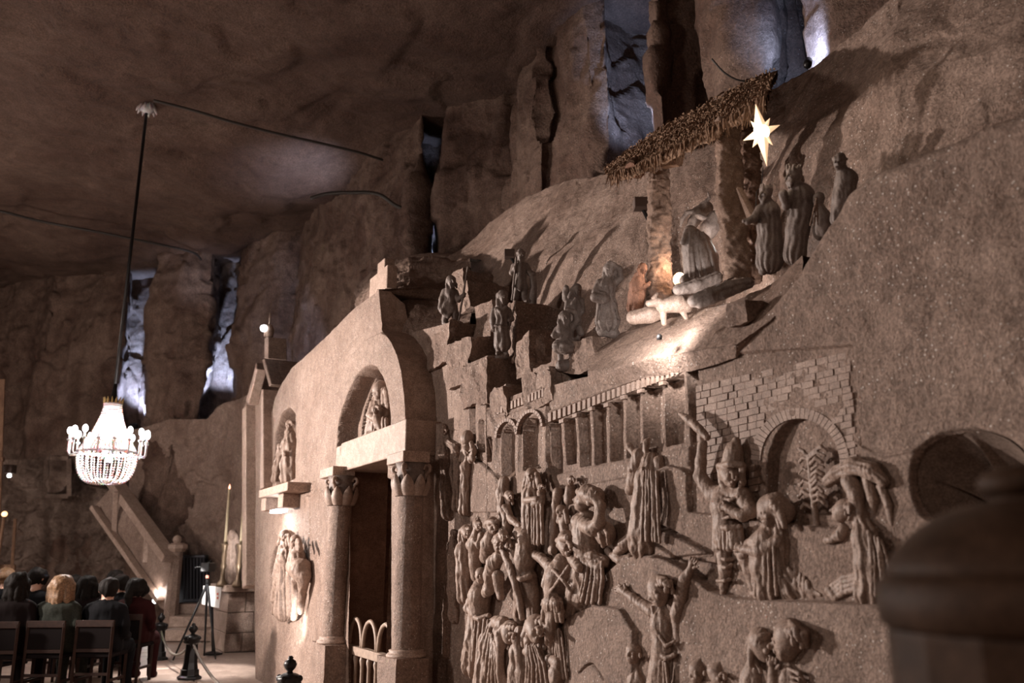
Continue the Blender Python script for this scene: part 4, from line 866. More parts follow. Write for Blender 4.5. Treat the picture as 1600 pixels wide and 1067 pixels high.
f.build('soldier_figure', FG, 'carved relief soldier in a tall pointed helmet raising a short sword', 'relief figure')
# woman sheltering with long trailing robe
f = relief((1215, 860), W + .03); f.head(1201, 800, 26, 22, (-.75, .6), hair='long', tilt=-.3)
f.chain([(1212, 790, 22, 20), (1226, 800, 18, 16)], 4); f.chain([(1205, 828, 14, 16), (1200, 850, 14, 26), (1200, 885, 10, 26), (1204, 925, 6, 24)], 6, pleat=2.4, n=9)
f.chain([(1222, 812, 12, 12), (1222, 850, 10, 16), (1224, 890, 8, 16), (1240, 922, 6, 14)], 5, pleat=2.2, n=8)
f.chain([(1195, 838, 26, 12), (1172, 852, 26, 9), (1160, 868, 24, 7)], 3); f.chain([(1216, 845, 22, 10), (1186, 862, 34, 8), (1166, 858, 34, 6)], 3); f.hand((1164, 858, 34), (-1, -.2, 0), 6)
for k in range(7): f.chain([(1208 + 5 * k, 860 + 6 * k, 20 - k, 3), (1212 + 8 * k, 900 + 2 * k, 16 - k, 3.4), (1216 + 11 * k, 934 - k, 10, 3)], 1.2)
for k in range(5): f.chain([(1180 + 7 * k, 850, 34 - 2 * abs(k - 2), 2.4), (1182 + 7 * k, 890, 32, 2.4), (1180 + 8 * k, 930, 24, 2.6)], 1)
for k in range(4): f.chain([(1244 + 6 * k, 890 + 6 * k, 12, 3), (1242 + 7 * k, 915 + 2 * k, 12, 3.4), (1256 + 8 * k, 932, 8, 3)], 1)
f.build('pleading_woman_figure', FG, 'carved relief woman with a pleated trailing robe leaning against the soldier', 'relief figure')
# bent mourner under an arched veil, next to the palm
f = relief((1350, 840), W + .03); f.head(1316, 800, 22, 19, (-.9, .35), hair='short', tilt=.35)
f.chain([(1294, 752, 10, 9), (1310, 738, 16, 11), (1335, 728, 22, 13), (1362, 736, 24, 12), (1380, 752, 22, 8)], 4, pleat=1.4, n=7)
f.chain([(1328, 752, 20, 13), (1338, 775, 22, 12), (1344, 800, 20, 9), (1340, 815, 18, 5)], 3); f.chain([(1356, 750, 20, 8), (1364, 780, 18, 7), (1366, 800, 14, 4)], 2); f.chain([(1376, 760, 18, 6), (1388, 790, 16, 6), (1394, 820, 12, 4)], 2)
f.chain([(1348, 812, 12, 15), (1356, 840, 14, 22), (1362, 880, 12, 24), (1362, 928, 8, 23)], 6, pleat=2.6, n=10)
f.chain([(1318, 826, 18, 9), (1312, 836, 20, 8), (1302, 842, 20, 6)], 3); f.hand((1302, 842, 22), (-1, .2, 0), 5)
for k in range(8): f.chain([(1342 + 5 * k, 822 + 3 * k, 30 - abs(k - 3), 2), (1344 + 6 * k, 870, 32 - 2 * abs(k - 3), 2.2), (1338 + 8 * k, 930, 26, 2.6)], 1)
for k in range(4): f.chain([(1340, 898 + 7 * k, 18, 4), (1318, 902 + 8 * k, 16, 4.4), (1296 + 3 * k, 920 + 5 * k, 12, 4)], 1.5)
f.chain([(1296, 922, 14, 7), (1306, 934, 14, 6)], 2)
f.build('bent_mourner_figure', FG, 'carved relief woman bowed under hanging drapery next to the palm tree', 'relief figure')
# palm
f = relief((1266, 780), W + .035); f.chain([(1280, 866, 6, 5), (1276, 820, 8, 4.4), (1270, 770, 9, 4), (1264, 712, 9, 3.4)], 2)
for k in range(9):
    v_ = 716 + 9 * k; f.chain([(1265 + k * .6, v_, 10, 2.4), (1276 + k * .4, v_ - 9, 13, 2.6), (1287, v_ - 3, 10, 2)], 1); 
    if k % 2 == 0: f.chain([(1265 + k * .6, v_ + 4, 10, 2.2), (1256, v_ - 2, 11, 2.4), (1250, v_ + 7, 9, 1.6)], 1)
f.chain([(1264, 712, 9, 3), (1256, 704, 11, 2.6), (1250, 702, 10, 1.5)], 1); f.chain([(1268, 708, 9, 3), (1284, 699, 12, 2.4), (1294, 706, 9, 1.5)], 1)
f.build('palm_relief', FG, 'thin carved relief palm tree inside the brick gateway', 'relief tree')
# donkey carrying a draped rider, seen with ears up
f = relief((1010, 780), W + .03); f.chain([(1000, 712, 18, 12), (994, 732, 20, 12), (990, 752, 18, 10), (984, 766, 16, 7)], 4); f.chain([(990, 708, 18, 4), (984, 698, 18, 5), (980, 694, 16, 2)], 2); f.chain([(1008, 705, 18, 4), (1010, 692, 18, 5), (1014, 684, 16, 2)], 2)
f.chain([(1018, 722, 12, 15), (1016, 750, 14, 22), (1014, 790, 14, 25), (1012, 830, 12, 27), (1010, 850, 10, 26)], 6, pleat=2, n=11); f.chain([(1030, 720, 12, 8), (1034, 760, 12, 8), (1034, 800, 10, 7), (1038, 815, 8, 5)], 3)
for k in range(8): f.chain([(998 + 4 * k, 735, 36 - 1.5 * abs(k - 3), 1.6), (994 + 5 * k, 790, 40 - 1.5 * abs(k - 3), 1.8), (990 + 6 * k, 846, 38 - 2 * abs(k - 3), 2)], 1)
f.ball(985, 735, 32, 2.4, k=1); f.ball(1004, 732, 32, 2.4, k=1)
f.build('donkey_figure', FG, 'carved relief donkey with upright ears under a long draped cloth', 'relief figure')
# small creature by its feet
f = relief((975, 850), W + .03); f.chain([(966, 862, 10, 8), (976, 850, 14, 9), (984, 840, 14, 6)], 3); f.chain([(958, 872, 8, 6), (950, 860, 8, 5)], 2); f.ball(986, 838, 18, 7, 6, 6); f.chain([(958, 868, 12, 6), (970, 876, 12, 7), (984, 872, 8, 5)], 3)
f.build('lamb_relief', FG, 'small carved relief lamb curled below the donkey', 'relief animal')
# man with a sack on his shoulder
f = relief((925, 830), W + .03); f.head(912, 783, 28, 18, (-.8, .5), hair='turban', tilt=.35); f.chain([(918, 772, 30, 15), (930, 776, 28, 14)], 4)
f.chain([(918, 812, 18, 15), (918, 830, 20, 22), (918, 850, 20, 22), (920, 862, 18, 20)], 6); f.chain([(905, 815, 24, 13), (925, 826, 38, 10), (936, 816, 38, 8), (938, 790, 32, 7), (928, 776, 34, 6)], 3); f.hand((928, 776, 36), (-.6, -1, 0), 5)
f.ball(946, 834, 22, 17, 17, 14, 3); f.chain([(940, 820, 30, 2), (950, 834, 36, 2), (952, 850, 28, 2)], 1); f.chain([(932, 824, 34, 2), (940, 838, 38, 2), (944, 852, 28, 2)], 1)
f.chain([(906, 866, 18, 9), (926, 870, 26, 9), (944, 878, 18, 8)], 3, pleat=1.2, n=6)
f.chain([(922, 868, 14, 22), (922, 895, 14, 26), (914, 925, 12, 26), (906, 950, 8, 24)], 6, pleat=2.6, n=11); f.chain([(900, 940, 16, 12), (898, 960, 12, 8), (895, 980, 10, 6)], 3); f.foot(893, 990, 8, 5, 6)
for k in range(8): f.chain([(906 + 5 * k, 872 + k, 32 - 1.5 * abs(k - 3), 2), (900 + 6 * k, 905, 38 - 2 * abs(k - 3), 2.2), (890 + 7 * k, 940, 34 - 2 * abs(k - 3), 2.4)], 1)
f.chain([(944, 880, 20, 6), (936, 885, 28, 5), (910, 878, 34, 4)], 2)
f.build('sack_bearer_figure', FG, 'carved relief man with bare arm over his turbaned head carrying a round bundle', 'relief figure')
# standing woman with a child
f = relief((832, 790)); f.head(830, 743, 22, 10, (-.3, .9), hair='veil'); f.head(845, 763, 26, 6, (-.6, .7), hair='short')
f.chain([(832, 758, 10, 9), (833, 775, 12, 16), (832, 800, 12, 15), (832, 848, 8, 17)], 5, pleat=2.0, n=10); f.chain([(820, 765, 18, 6), (822, 782, 24, 5), (838, 780, 28, 4)], 2); f.chain([(846, 768, 16, 6), (846, 784, 22, 5), (834, 788, 28, 4)], 2); f.foot(826, 855, 8, -2, 5)
for k in range(6): f.chain([(821 + 5 * k, 790, 26, 1.8), (820 + 5.4 * k, 850, 26 - abs(k - 3), 2)], .8)
f.build('standing_mother_figure', FG, 'carved relief veiled woman standing with a child under the two arches', 'relief figure')
# woman with a jar on her head at the left edge of the city
f = relief((730, 740)); f.head(729, 705, 16, 8, (-.2, .9), hair='veil'); f.chain([(729, 692, 12, 7), (730, 686, 12, 9), (730, 682, 12, 9)], 2); f.chain([(729, 716, 8, 6), (729, 730, 10, 9), (728, 760, 8, 9), (727, 796, 6, 10)], 4, pleat=1.2, n=8); f.chain([(736, 720, 12, 4), (740, 706, 14, 3.6), (736, 692, 14, 3)], 2)
f.build('jar_bearer_figure', FG, 'slim carved relief woman carrying a jar on her head before the gable with narrow windows', 'relief figure')
# faint figures beside the portal frame
f = relief((700, 720)); f.head(694, 672, 8, 8, (.3, .9), hair='veil'); f.chain([(694, 684, 4, 7), (696, 710, 5, 9), (700, 760, 4, 12), (702, 800, 3, 12)], 5, pleat=1.4, n=7); f.chain([(700, 690, 6, 5), (712, 700, 6, 6), (718, 730, 5, 8), (716, 790, 3, 9)], 4, pleat=1.2, n=6); f.chain([(708, 705, 8, 3), (706, 740, 9, 3), (712, 780, 6, 3)], 2)
f.build('faint_robed_figure', M['salt'], 'faint low relief robed figure next to the portal frame', 'relief figure')
f = relief((706, 850)); f.head(709, 834, 8, 6, (.3, .9), hair='short'); f.chain([(709, 842, 6, 6), (710, 870, 7, 10), (712, 920, 5, 12), (714, 960, 3, 13)], 5, pleat=1.4, n=6); f.chain([(702, 850, 6, 4), (702, 900, 5, 6), (700, 960, 4, 8), (700, 1020, 3, 8)], 4, pleat=1., n=5)
f.build('worn_robed_figure', M['salt'], 'worn low relief figure at the edge of the crowd low next to the portal', 'relief figure')
# crowd of the massacre: upper-left pair with raised arms
f = relief((728, 860)); f.head(729, 832, 20, 10, (.3, .9), hair='long'); f.chain([(726, 846, 12, 8), (724, 862, 14, 12), (726, 890, 12, 13), (727, 930, 8, 13)], 5, pleat=1.4, n=8); f.chain([(734, 852, 18, 6), (742, 836, 22, 5), (746, 818, 22, 4)], 2); f.hand((746, 816, 22), (.1, -1, 0), 3)
f.build('tall_veiled_figure', FG, 'carved relief woman with long hair at the outer edge of the crowd', 'relief figure')
f = relief((744, 830)); f.head(747, 822, 26, 8, (.4, .9), hair='short'); f.chain([(746, 834, 18, 7), (742, 852, 18, 10), (743, 880, 14, 9), (744, 900, 10, 8)], 4); f.chain([(752, 836, 22, 5), (748, 852, 28, 4), (742, 846, 30, 3)], 2)
f.build('praying_child_figure', FG, 'small carved relief figure with hands lifted behind the man in the belted tunic', 'relief figure')
f = relief((770, 830)); f.head(770, 823, 30, 12, (.2, .9), hair='turban'); f.chain([(768, 838, 18, 10), (764, 850, 18, 12), (760, 870, 12, 10)], 4); f.chain([(780, 838, 22, 7), (792, 826, 24, 6), (790, 806, 24, 5), (782, 790, 24, 4)], 2)
f.chain([(782, 800, 24, 5), (784, 780, 22, 4)], 2); f.build('turbaned_figure', FG, 'carved relief man in a turban with an arm bent upward above the crowd', 'relief figure')
f = relief((785, 780)); f.head(796, 776, 18, 8, (.4, .9), hair='long'); f.chain([(788, 752, 12, 8), (786, 770, 12, 10), (788, 795, 14, 10), (792, 830, 12, 10)], 4, pleat=1., n=6); f.chain([(790, 795, 20, 7), (800, 812, 22, 5), (812, 822, 22, 4)], 2)
f.build('leaning_figure', FG, 'carved relief figure with long hair leaning below the smaller arch', 'relief figure')
# man with child held by its legs: central naked-armed striding man
f = relief((820, 900)); f.head(782, 850, 38, 15, (-.3, .9), hair='short', tilt=.25)   # face above the beard of the reaching man
f.chain([(812, 832, 22, 10), (822, 840, 22, 13)], 4); f.chain([(822, 850, 20, 15), (820, 875, 22, 15), (818, 898, 20, 14)], 5); f.chain([(806, 866, 26, 6), (800, 850, 30, 7), (790, 858, 34, 7)], 3)
f.chain([(816, 902, 22, 14), (815, 930, 22, 12), (812, 960, 18, 9), (814, 985, 14, 7), (812, 1000, 12, 6)], 3); f.chain([(826, 902, 18, 12), (832, 930, 14, 11), (834, 965, 12, 9), (836, 985, 8, 7)], 3)
f.chain([(805, 900, 28, 3), (815, 906, 38, 3), (830, 902, 28, 3)], 1); f.chain([(808, 908, 32, 3), (810, 935, 34, 3), (806, 960, 28, 2.5)], 1)
f.chain([(786, 866, 32, 9), (776, 874, 28, 8)], 3)
f.build('striding_man_figure', FG, 'carved relief bare chested man striding in a loincloth at the centre of the crowd', 'relief figure')
f = relief((775, 880)); f.chain([(780, 868, 34, 8), (772, 880, 34, 11), (766, 900, 32, 11)], 3); f.chain([(766, 905, 32, 9), (764, 918, 32, 7), (764, 922, 32, 8)], 2); f.chain([(778, 900, 32, 8), (780, 922, 30, 6), (782, 932, 30, 5)], 2); f.head(786, 838, 44, 9, (0, 1), hair='cap')
f.chain([(784, 856, 38, 4), (796, 884, 38, 5), (806, 915, 36, 4.5), (812, 945, 34, 4), (816, 965, 32, 4)], 1.5)
f.build('snatched_child_figure', FG, 'carved relief child held up by a long bare arm beside the belted man', 'relief figure')
# man in a belted tunic, back turned
f = relief((752, 960)); f.head(752, 900, 26, 12, (-.5, .7), hair='cap'); f.chain([(750, 914, 18, 10), (750, 930, 20, 17), (750, 955, 18, 16)], 5); f.chain([(738, 934, 24, 7), (732, 950, 24, 7), (742, 958, 26, 5)], 3); f.chain([(760, 926, 22, 7), (765, 905, 26, 6), (764, 888, 28, 4)], 3)
f.chain([(736, 962, 24, 3), (750, 966, 34, 3), (765, 962, 24, 3)], 1); f.chain([(750, 968, 14, 18), (748, 1000, 14, 20), (744, 1035, 10, 22)], 5, pleat=2.4, n=10); f.chain([(756, 1000, 16, 10), (757, 1040, 12, 8), (758, 1064, 8, 7)], 3)
for k in range(5): f.chain([(738 + 6 * k, 970, 32 - abs(k - 2), 2), (732 + 7 * k, 1030, 32 - 2 * abs(k - 2), 2.4)], 1)
f.build('belted_man_figure', FG, 'carved relief man with his back turned in a belted pleated tunic', 'relief figure')
# bending woman in wind blown robe, low in the crowd
f = relief((785, 1010)); f.head(796, 990, 34, 16, (.5, .8), hair='long', tilt=.5); f.chain([(776, 972, 20, 9), (786, 975, 26, 11)], 3)
f.chain([(774, 980, 18, 14), (768, 1005, 20, 18), (768, 1040, 16, 24), (768, 1090, 10, 30)], 6, pleat=2.8, n=11); f.chain([(778, 985, 34, 7), (782, 1010, 40, 6), (781, 1050, 38, 5), (783, 1070, 36, 4)], 3); f.chain([(806, 1020, 30, 8), (808, 1040, 30, 8), (806, 1056, 28, 8)], 3); f.head(801, 1022, 36, 6, (-.3, .9), hair='short')
for k in range(7): f.chain([(765 + 2 * k, 985 + 4 * k, 34, 2.2), (758 + 4 * k, 1020 + 3 * k, 38, 2.4), (748 + 7 * k, 1070, 32, 2.6)], 1)
f.build('bending_woman_figure', FG, 'carved relief woman bending forward with loose hair and a wind blown robe', 'relief figure')
# man bent over with long beard, beside
f = relief((832, 1020)); f.head(838, 985, 40, 20, (.2, .95), hair='long', tilt=.1); f.chain([(822, 1000, 22, 12), (818, 1020, 24, 20), (820, 1050, 20, 24), (822, 1090, 14, 28)], 6, pleat=2.4, n=10)
f.chain([(812, 985, 34, 7), (808, 1000, 38, 7), (812, 1020, 36, 6), (816, 1050, 34, 6), (814, 1085, 32, 6)], 3); f.chain([(826, 1000, 38, 7), (828, 1020, 42, 6), (822, 1018, 42, 5)], 3); f.chain([(842, 1015, 30, 9), (850, 1045, 30, 9), (852, 1080, 26, 9)], 3)
for k in range(6): f.chain([(822 + 3 * k, 1008, 46, 2), (824 + 5 * k, 1040, 46 - k, 2.2), (820 + 7 * k, 1080, 38, 2.4)], 1)
f.build('crouching_mother_figure', FG, 'carved relief long haired woman crouching low in the crowd with a child', 'relief figure')
# head behind the crossed straps, kneeling warrior with strapped chest
f = relief((880, 900)); f.head(885, 852, 30, 18, (.35, .9), hair='turban'); f.chain([(878, 878, 18, 13), (875, 900, 20, 22), (872, 925, 18, 20)], 6); f.chain([(858, 884, 22, 9), (846, 872, 18, 7), (826, 862, 14, 6)], 3); f.chain([(860, 886, 26, 8), (854, 912, 28, 7), (860, 935, 26, 6)], 3)
f.chain([(892, 870, 26, 7), (900, 880, 34, 7), (905, 888, 38, 6)], 3); f.chain([(864, 890, 38, 1.8), (880, 908, 44, 1.8), (892, 924, 36, 1.8)], .6); f.chain([(888, 886, 38, 1.8), (874, 906, 44, 1.8), (862, 924, 36, 1.8)], .6)
f.chain([(868, 930, 18, 16), (872, 960, 18, 14), (880, 985, 14, 11), (886, 1000, 12, 9)], 4, pleat=1.4, n=7)
f.build('strapped_warrior_figure', FG, 'carved relief man with crossed straps over his chest and an outstretched arm', 'relief figure')
# girl with a long braid seen from behind
f = relief((862, 960)); f.head(862, 948, 36, 17, (-.2, -.9), hair='long'); f.chain([(864, 960, 38, 9), (860, 985, 38, 9), (858, 1002, 34, 6)], 3, pleat=1, n=5); f.chain([(866, 975, 20, 13), (872, 1000, 18, 15), (874, 1040, 14, 17), (878, 1090, 10, 20)], 5, pleat=1.8, n=8)
for k in range(5): f.chain([(864 + 3 * k, 985, 32, 2), (866 + 5 * k, 1060, 28, 2.2)], 1)
f.build('long_haired_girl_figure', FG, 'carved relief girl seen from behind with hair falling down her back', 'relief figure')
f = relief((868, 1050)); f.ball(868, 1056, 34, 13, 17, 10, 3); f.chain([(860, 1030, 30, 8), (872, 1036, 32, 8)], 3); f.chain([(878, 1060, 24, 8), (886, 1090, 20, 10)], 3); f.build('huddled_figure', FG, 'carved relief huddled back at the bottom of the crowd', 'relief figure')
f = relief((875, 790)); f.head(876, 800, 16, 9, (-.5, .8), hair='veil'); f.chain([(872, 770, 12, 8), (868, 790, 12, 5), (866, 830, 10, 6), (864, 860, 10, 7)], 3); f.chain([(880, 815, 14, 7), (884, 835, 16, 7), (880, 850, 14, 6)], 3); f.head(892, 752, 16, 7, (-.5, .8), hair='turban'); f.chain([(892, 764, 10, 8), (890, 780, 12, 8)], 3)
f.build('cloaked_pair_figure', FG, 'carved relief pair of cloaked people squeezed behind the bundle carrier', 'relief figure')
# man with raised arms under the hill
f = relief((1035, 970)); f.head(1030, 925, 34, 22, (-.7, .6), hair='short', tilt=-.35); f.chain([(1034, 950, 18, 14), (1040, 975, 18, 22), (1044, 1010, 16, 22), (1040, 1050, 12, 24), (1036, 1100, 8, 28)], 6, pleat=1.6, n=8)
f.chain([(1058, 960, 22, 10), (1064, 930, 24, 9), (1070, 905, 24, 8), (1078, 890, 24, 5)], 3); f.hand((1079, 888, 24), (.4, -1, 0), 6); f.chain([(1020, 955, 24, 10), (1004, 945, 26, 8), (990, 935, 28, 7), (978, 926, 28, 5)], 3); f.hand((978, 925, 28), (-1, -.5, 0), 6)
f.chain([(1058, 965, 20, 8), (1062, 1000, 16, 9), (1060, 1050, 12, 10)], 3); f.chain([(1018, 950, 34, 3), (1026, 985, 38, 3), (1040, 1008, 36, 3), (1054, 1000, 30, 2)], 1); f.chain([(1024, 1018, 34, 3), (1040, 1028, 34, 3), (1054, 1024, 28, 3)], 1)
for k in range(5): f.chain([(1022 + 5 * k, 1035, 34, 2.2), (1012 + 9 * k, 1090, 30, 2.6)], 1)
f.build('raised_arms_figure', FG, 'carved relief man throwing both arms up on the hillside', 'relief figure')
f = relief((992, 1030)); f.head(990, 1022, 26, 16, (-.5, .8), hair='cap', tilt=.2); f.chain([(996, 1040, 16, 12), (1000, 1065, 16, 18), (1004, 1100, 12, 22)], 5, pleat=1.4, n=7); f.build('hooded_man_figure', FG, 'carved relief hooded man low on the hill behind the one with raised arms', 'relief figure')
# embracing couple at the bottom
f = relief((1225, 1020)); f.head(1232, 1003, 34, 29, (-.95, .3), hair='short', beard=.5, tilt=-.1); f.chain([(1236, 1035, 20, 14), (1240, 1060, 20, 22), (1244, 1100, 16, 34)], 6, pleat=1.4, n=9)
f.chain([(1222, 1110, 36, 10), (1208, 1085, 40, 9), (1208, 1050, 42, 7)], 3); f.hand((1208, 1048, 42), (-.1, -1, 0), 7)
for k in range(5): f.chain([(1232, 1046 + 8 * k, 36, 2), (1248, 1052 + 8 * k, 38, 2.2), (1258, 1064 + 8 * k, 30, 2)], .8)
f.build('bearded_kisser_figure', FG, 'carved relief man with a large head bowed to meet his companion at the bottom', 'relief figure')
f = relief((1190, 1020)); f.head(1193, 1010, 30, 24, (.8, .5), hair='long', tilt=.15); f.chain([(1184, 1035, 18, 14), (1180, 1060, 20, 20), (1176, 1110, 16, 30)], 6, pleat=1.4, n=8); f.chain([(1176, 1000, 34, 3), (1178, 1030, 36, 3), (1188, 1050, 34, 3)], 1); f.chain([(1200, 1080, 34, 8), (1204, 1100, 34, 8)], 3)
f.build('woman_with_headscarf_figure', FG, 'carved relief woman in a headscarf face to face with the large headed man', 'relief figure')
for (u_, v_, r_, lab, nm) in ((1090, 1052, 17, 'carved relief head with a pointed cap at the bottom edge, first of a pair', 'pointed_cap_figure'), (1122, 1056, 18, 'carved relief bowed head in a hood between the pointed cap and the couple', 'hooded_head_figure')):
    f = relief((u_, v_)); f.head(u_, v_, 24, r_, (-.6 if u_ < 1100 else .6, .7), hair='cap'); f.chain([(u_ + 2, v_ - 14, 22, r_ * .6), (u_ + 6, v_ - 26, 20, 2)], 3); f.chain([(u_, v_ + 22, 14, 13), (u_, v_ + 60, 14, 22)], 5, pleat=1.5, n=8); f.build(nm, FG, lab, 'relief figure')

# ------------------------------------------------------------------ carvings on the portal wall
def reliefP(at, X=WP + .04): return Sculpt(X=X, at=at)
f = Sculpt(X=WP + .22, at=(592, 640)); f.head(593, 612, 24, 13, (-.7, .7), hair='veil'); f.chain([(594, 628, 18, 12), (594, 645, 20, 17), (594, 668, 16, 20), (592, 682, 14, 22)], 5, pleat=1.6, n=9); f.chain([(584, 632, 28, 6), (578, 648, 34, 5), (588, 656, 38, 4)], 2); f.head(587, 640, 40, 7, (-.6, .8), hair='short'); f.chain([(588, 650, 38, 5), (592, 664, 38, 6), (596, 672, 36, 4)], 2)
for k in range(7): f.chain([(570 + 5 * k, 690 - 1.4 * k, 30, 5.2), (572 + 5 * k, 682 - 1.4 * k, 34, 4.5)], 1)
for k in range(5): f.chain([(584 + 5 * k, 655, 36, 1.6), (580 + 6 * k, 680, 36, 1.8)], .8)
f.build('madonna_statue', FG, 'pale statue of a veiled mother and child in the pointed niche over the door', 'statue', clipx=False)
f = Sculpt(X=WP + .04, at=(455, 900)); f.head(444, 838, 26, 8, (-.4, .9), hair='veil'); f.chain([(446, 850, 18, 7), (447, 870, 20, 12), (446, 900, 16, 12), (444, 955, 12, 14)], 4, pleat=1.6, n=9); f.chain([(440, 856, 26, 5), (436, 880, 28, 5), (432, 910, 26, 4)], 2)
f.head(460, 846, 26, 8, (-.7, .7), hair='veil'); f.chain([(462, 858, 20, 8), (464, 872, 20, 12), (466, 888, 18, 13)], 4, pleat=1.4, n=8); f.chain([(460, 885, 20, 12), (470, 890, 20, 14), (474, 900, 18, 11)], 4); f.chain([(455, 895, 20, 8), (453, 930, 18, 5), (452, 960, 14, 4)], 2); f.chain([(464, 905, 20, 8), (461, 935, 18, 5), (459, 965, 16, 4)], 2); f.chain([(474, 905, 18, 8), (473, 930, 14, 5), (470, 955, 12, 4)], 2)
f.chain([(436, 880, 22, 6), (434, 900, 22, 7), (432, 935, 18, 7), (432, 955, 14, 7)], 3, pleat=1, n=5)
f.build('travellers_relief', FG, 'carved pair of veiled travellers with a donkey in the oval niche lit from below', 'relief figure', clipx=False)
f = Sculpt(X=WP + .16, at=(450, 700)); f.head(452, 664, 12, 7, (-.6, .7), hair='short'); f.chain([(453, 676, 10, 7), (454, 700, 12, 10), (452, 725, 12, 12), (452, 745, 10, 13)], 4, pleat=1.2, n=7); f.chain([(446, 690, 16, 5), (440, 705, 18, 6), (434, 730, 18, 7), (432, 748, 16, 7)], 3, pleat=1, n=5); f.head(438, 700, 20, 6, (-.5, .8), hair='veil')
f.build('niche_group_statue', FG, 'kneeling and standing stone group in the arched niche above the bracket shelf', 'statue', clipx=False)
for k, pts in enumerate(([(418, 640), (421, 690), (416, 745), (412, 758)],)):
    f = Sculpt(X=WP + .04, at=(416, 700)); f.chain([(a, b, 5, 3.5) for a, b in pts], 2, pleat=.8, n=5); f.build('hanging_garland', FG, 'narrow carved garland along the left edge of the arched niche', 'relief')

# ------------------------------------------------------------------ free standing statues on the ledges
ST = M['statue']
def free(at, X):
    q = Sculpt(D=float(dX(at[0], at[1], X)), at=at); q.fold = .6; return q
def ped(f, u, v, r): f.chain([(u - r * .5, v + 2, 0, r * .55), (u + r * .5, v + 2, 0, r * .55)], 1)
f = free((703, 470), 3.02); f.head(705, 440, 4, 8.5, (.3, .95), hair='long', beard=.8); f.chain([(703, 448, 0, 5), (703, 458, 0, 9), (703, 472, 0, 8), (703, 480, 0, 9)], 4); f.chain([(695, 456, 0, 5), (690, 468, 1, 4.5), (688, 482, 2, 3.5)], 2); f.chain([(711, 457, 0, 5), (716, 468, 4, 4), (724, 462, 8, 3)], 2)
f.chain([(697, 474, 4, 4), (692, 486, 4, 4), (700, 494, 3, 3), (708, 482, 4, 4), (714, 490, 2, 3)], 3); f.chain([(697, 480, 0, 5.5), (695, 504, 0, 4.5)], 2); f.chain([(710, 480, 0, 5.5), (712, 502, 0, 4.5)], 2); f.chain([(731, 417, 8, 1.3), (724, 460, 8, 1.4), (716, 503, 6, 1.4)], .5); f.foot(695, 507, 0, 1, 3.5); f.foot(712, 505, 0, 2, 3.5); f.hand((724, 462, 8), (.6, -.6, 0), 1.8); f.hand((688, 482, 2), (0, 1, 0), 1.8)
f.build('bearded_shepherd_statue', ST, 'grey statue of a bearded shepherd with a staff on the highest step near the cross', 'statue', vox=.85)
f = free((784, 505), 2.98); f.head(786, 464, 3, 9.5, (.4, .9), hair='long', beard=.7); f.chain([(783, 476, 0, 7), (784, 488, 0, 12), (784, 512, 0, 11), (785, 537, 0, 13)], 4, pleat=1., n=9); f.chain([(773, 484, 0, 5), (770, 500, 2, 4.5), (771, 512, 4, 3.5)], 2); f.hand((771, 512, 4), (0, 1, 0), 2.2); f.chain([(794, 486, 0, 5), (799, 498, 4, 4), (796, 500, 8, 3)], 2)
f.chain([(776, 482, 9, 2.4), (784, 487, 12, 2.4), (794, 482, 9, 2.4)], 1); f.chain([(774, 510, 8, 1.6), (784, 511, 12, 1.8), (795, 509, 8, 1.6)], .8); f.chain([(779, 535, 0, 5), (779, 549, 0, 4)], 2); f.chain([(789, 535, 0, 5), (789, 549, 0, 4)], 2); f.foot(779, 553, 0, -1, 4); f.foot(789, 553, 0, 2, 4); f.chain([(806, 470, 6, 1.1), (799, 500, 7, 1.2), (788, 545, 6, 1.2)], .4); ped(f, 784, 555, 11)
f.build('robed_shepherd_statue', ST, 'grey statue of a shepherd in a long belted coat with a shoulder cape', 'statue', vox=.85)
f = free((815, 430), 3.3); f.head(814, 399, 3, 8, (.35, .95), hair='turban', beard=1.); f.chain([(813, 408, 0, 6), (813, 418, 0, 9.5), (813, 432, 0, 8), (813, 446, 0, 10)], 4, pleat=.8, n=7); f.chain([(804, 416, 0, 5), (800, 426, 2, 4), (805, 418, 8, 3)], 2); f.chain([(822, 416, 0, 5), (828, 426, 2, 4), (830, 430, 4, 3)], 2); f.hand((830, 430, 4), (.4, .8, 0), 2)
f.chain([(808, 445, 0, 5), (806, 466, 0, 4)], 2); f.chain([(818, 445, 0, 5), (819, 466, 0, 4)], 2); f.foot(806, 470, 0, -1, 3.4); f.foot(819, 470, 0, 2, 3.4); f.chain([(807, 402, 9, 1.3), (804, 430, 9, 1.3), (800, 468, 6, 1.3)], .4); f.chain([(832, 430, 2, 4), (833, 450, 1, 4.5), (832, 472, 0, 5)], 1)
f.build('turbaned_shepherd_statue', ST, 'grey statue of a bearded shepherd leaning on a post, topmost of the group', 'statue', vox=.85)
f = free((896, 465), 3.12); f.head(902, 453, 5, 8, (.6, .8), hair='veil', beard=.5, tilt=.2); f.chain([(897, 464, 0, 8), (897, 480, 0, 12), (895, 500, 0, 12), (894, 530, 0, 12)], 4, pleat=.8, n=8); f.chain([(888, 466, 2, 5), (886, 482, 6, 4), (896, 474, 10, 3.5), (900, 466, 10, 3)], 2); f.chain([(908, 470, 0, 5), (910, 486, 4, 4), (904, 495, 6, 3)], 2)
f.chain([(884, 454, 2, 5), (884, 466, 2, 5.5)], 2); f.head(885, 451, 4, 4.6, (.3, .9), hair='short')
f.build('child_bearer_statue', ST, 'grey statue of a hooded woman carrying a small child on her shoulder', 'statue', vox=.85)
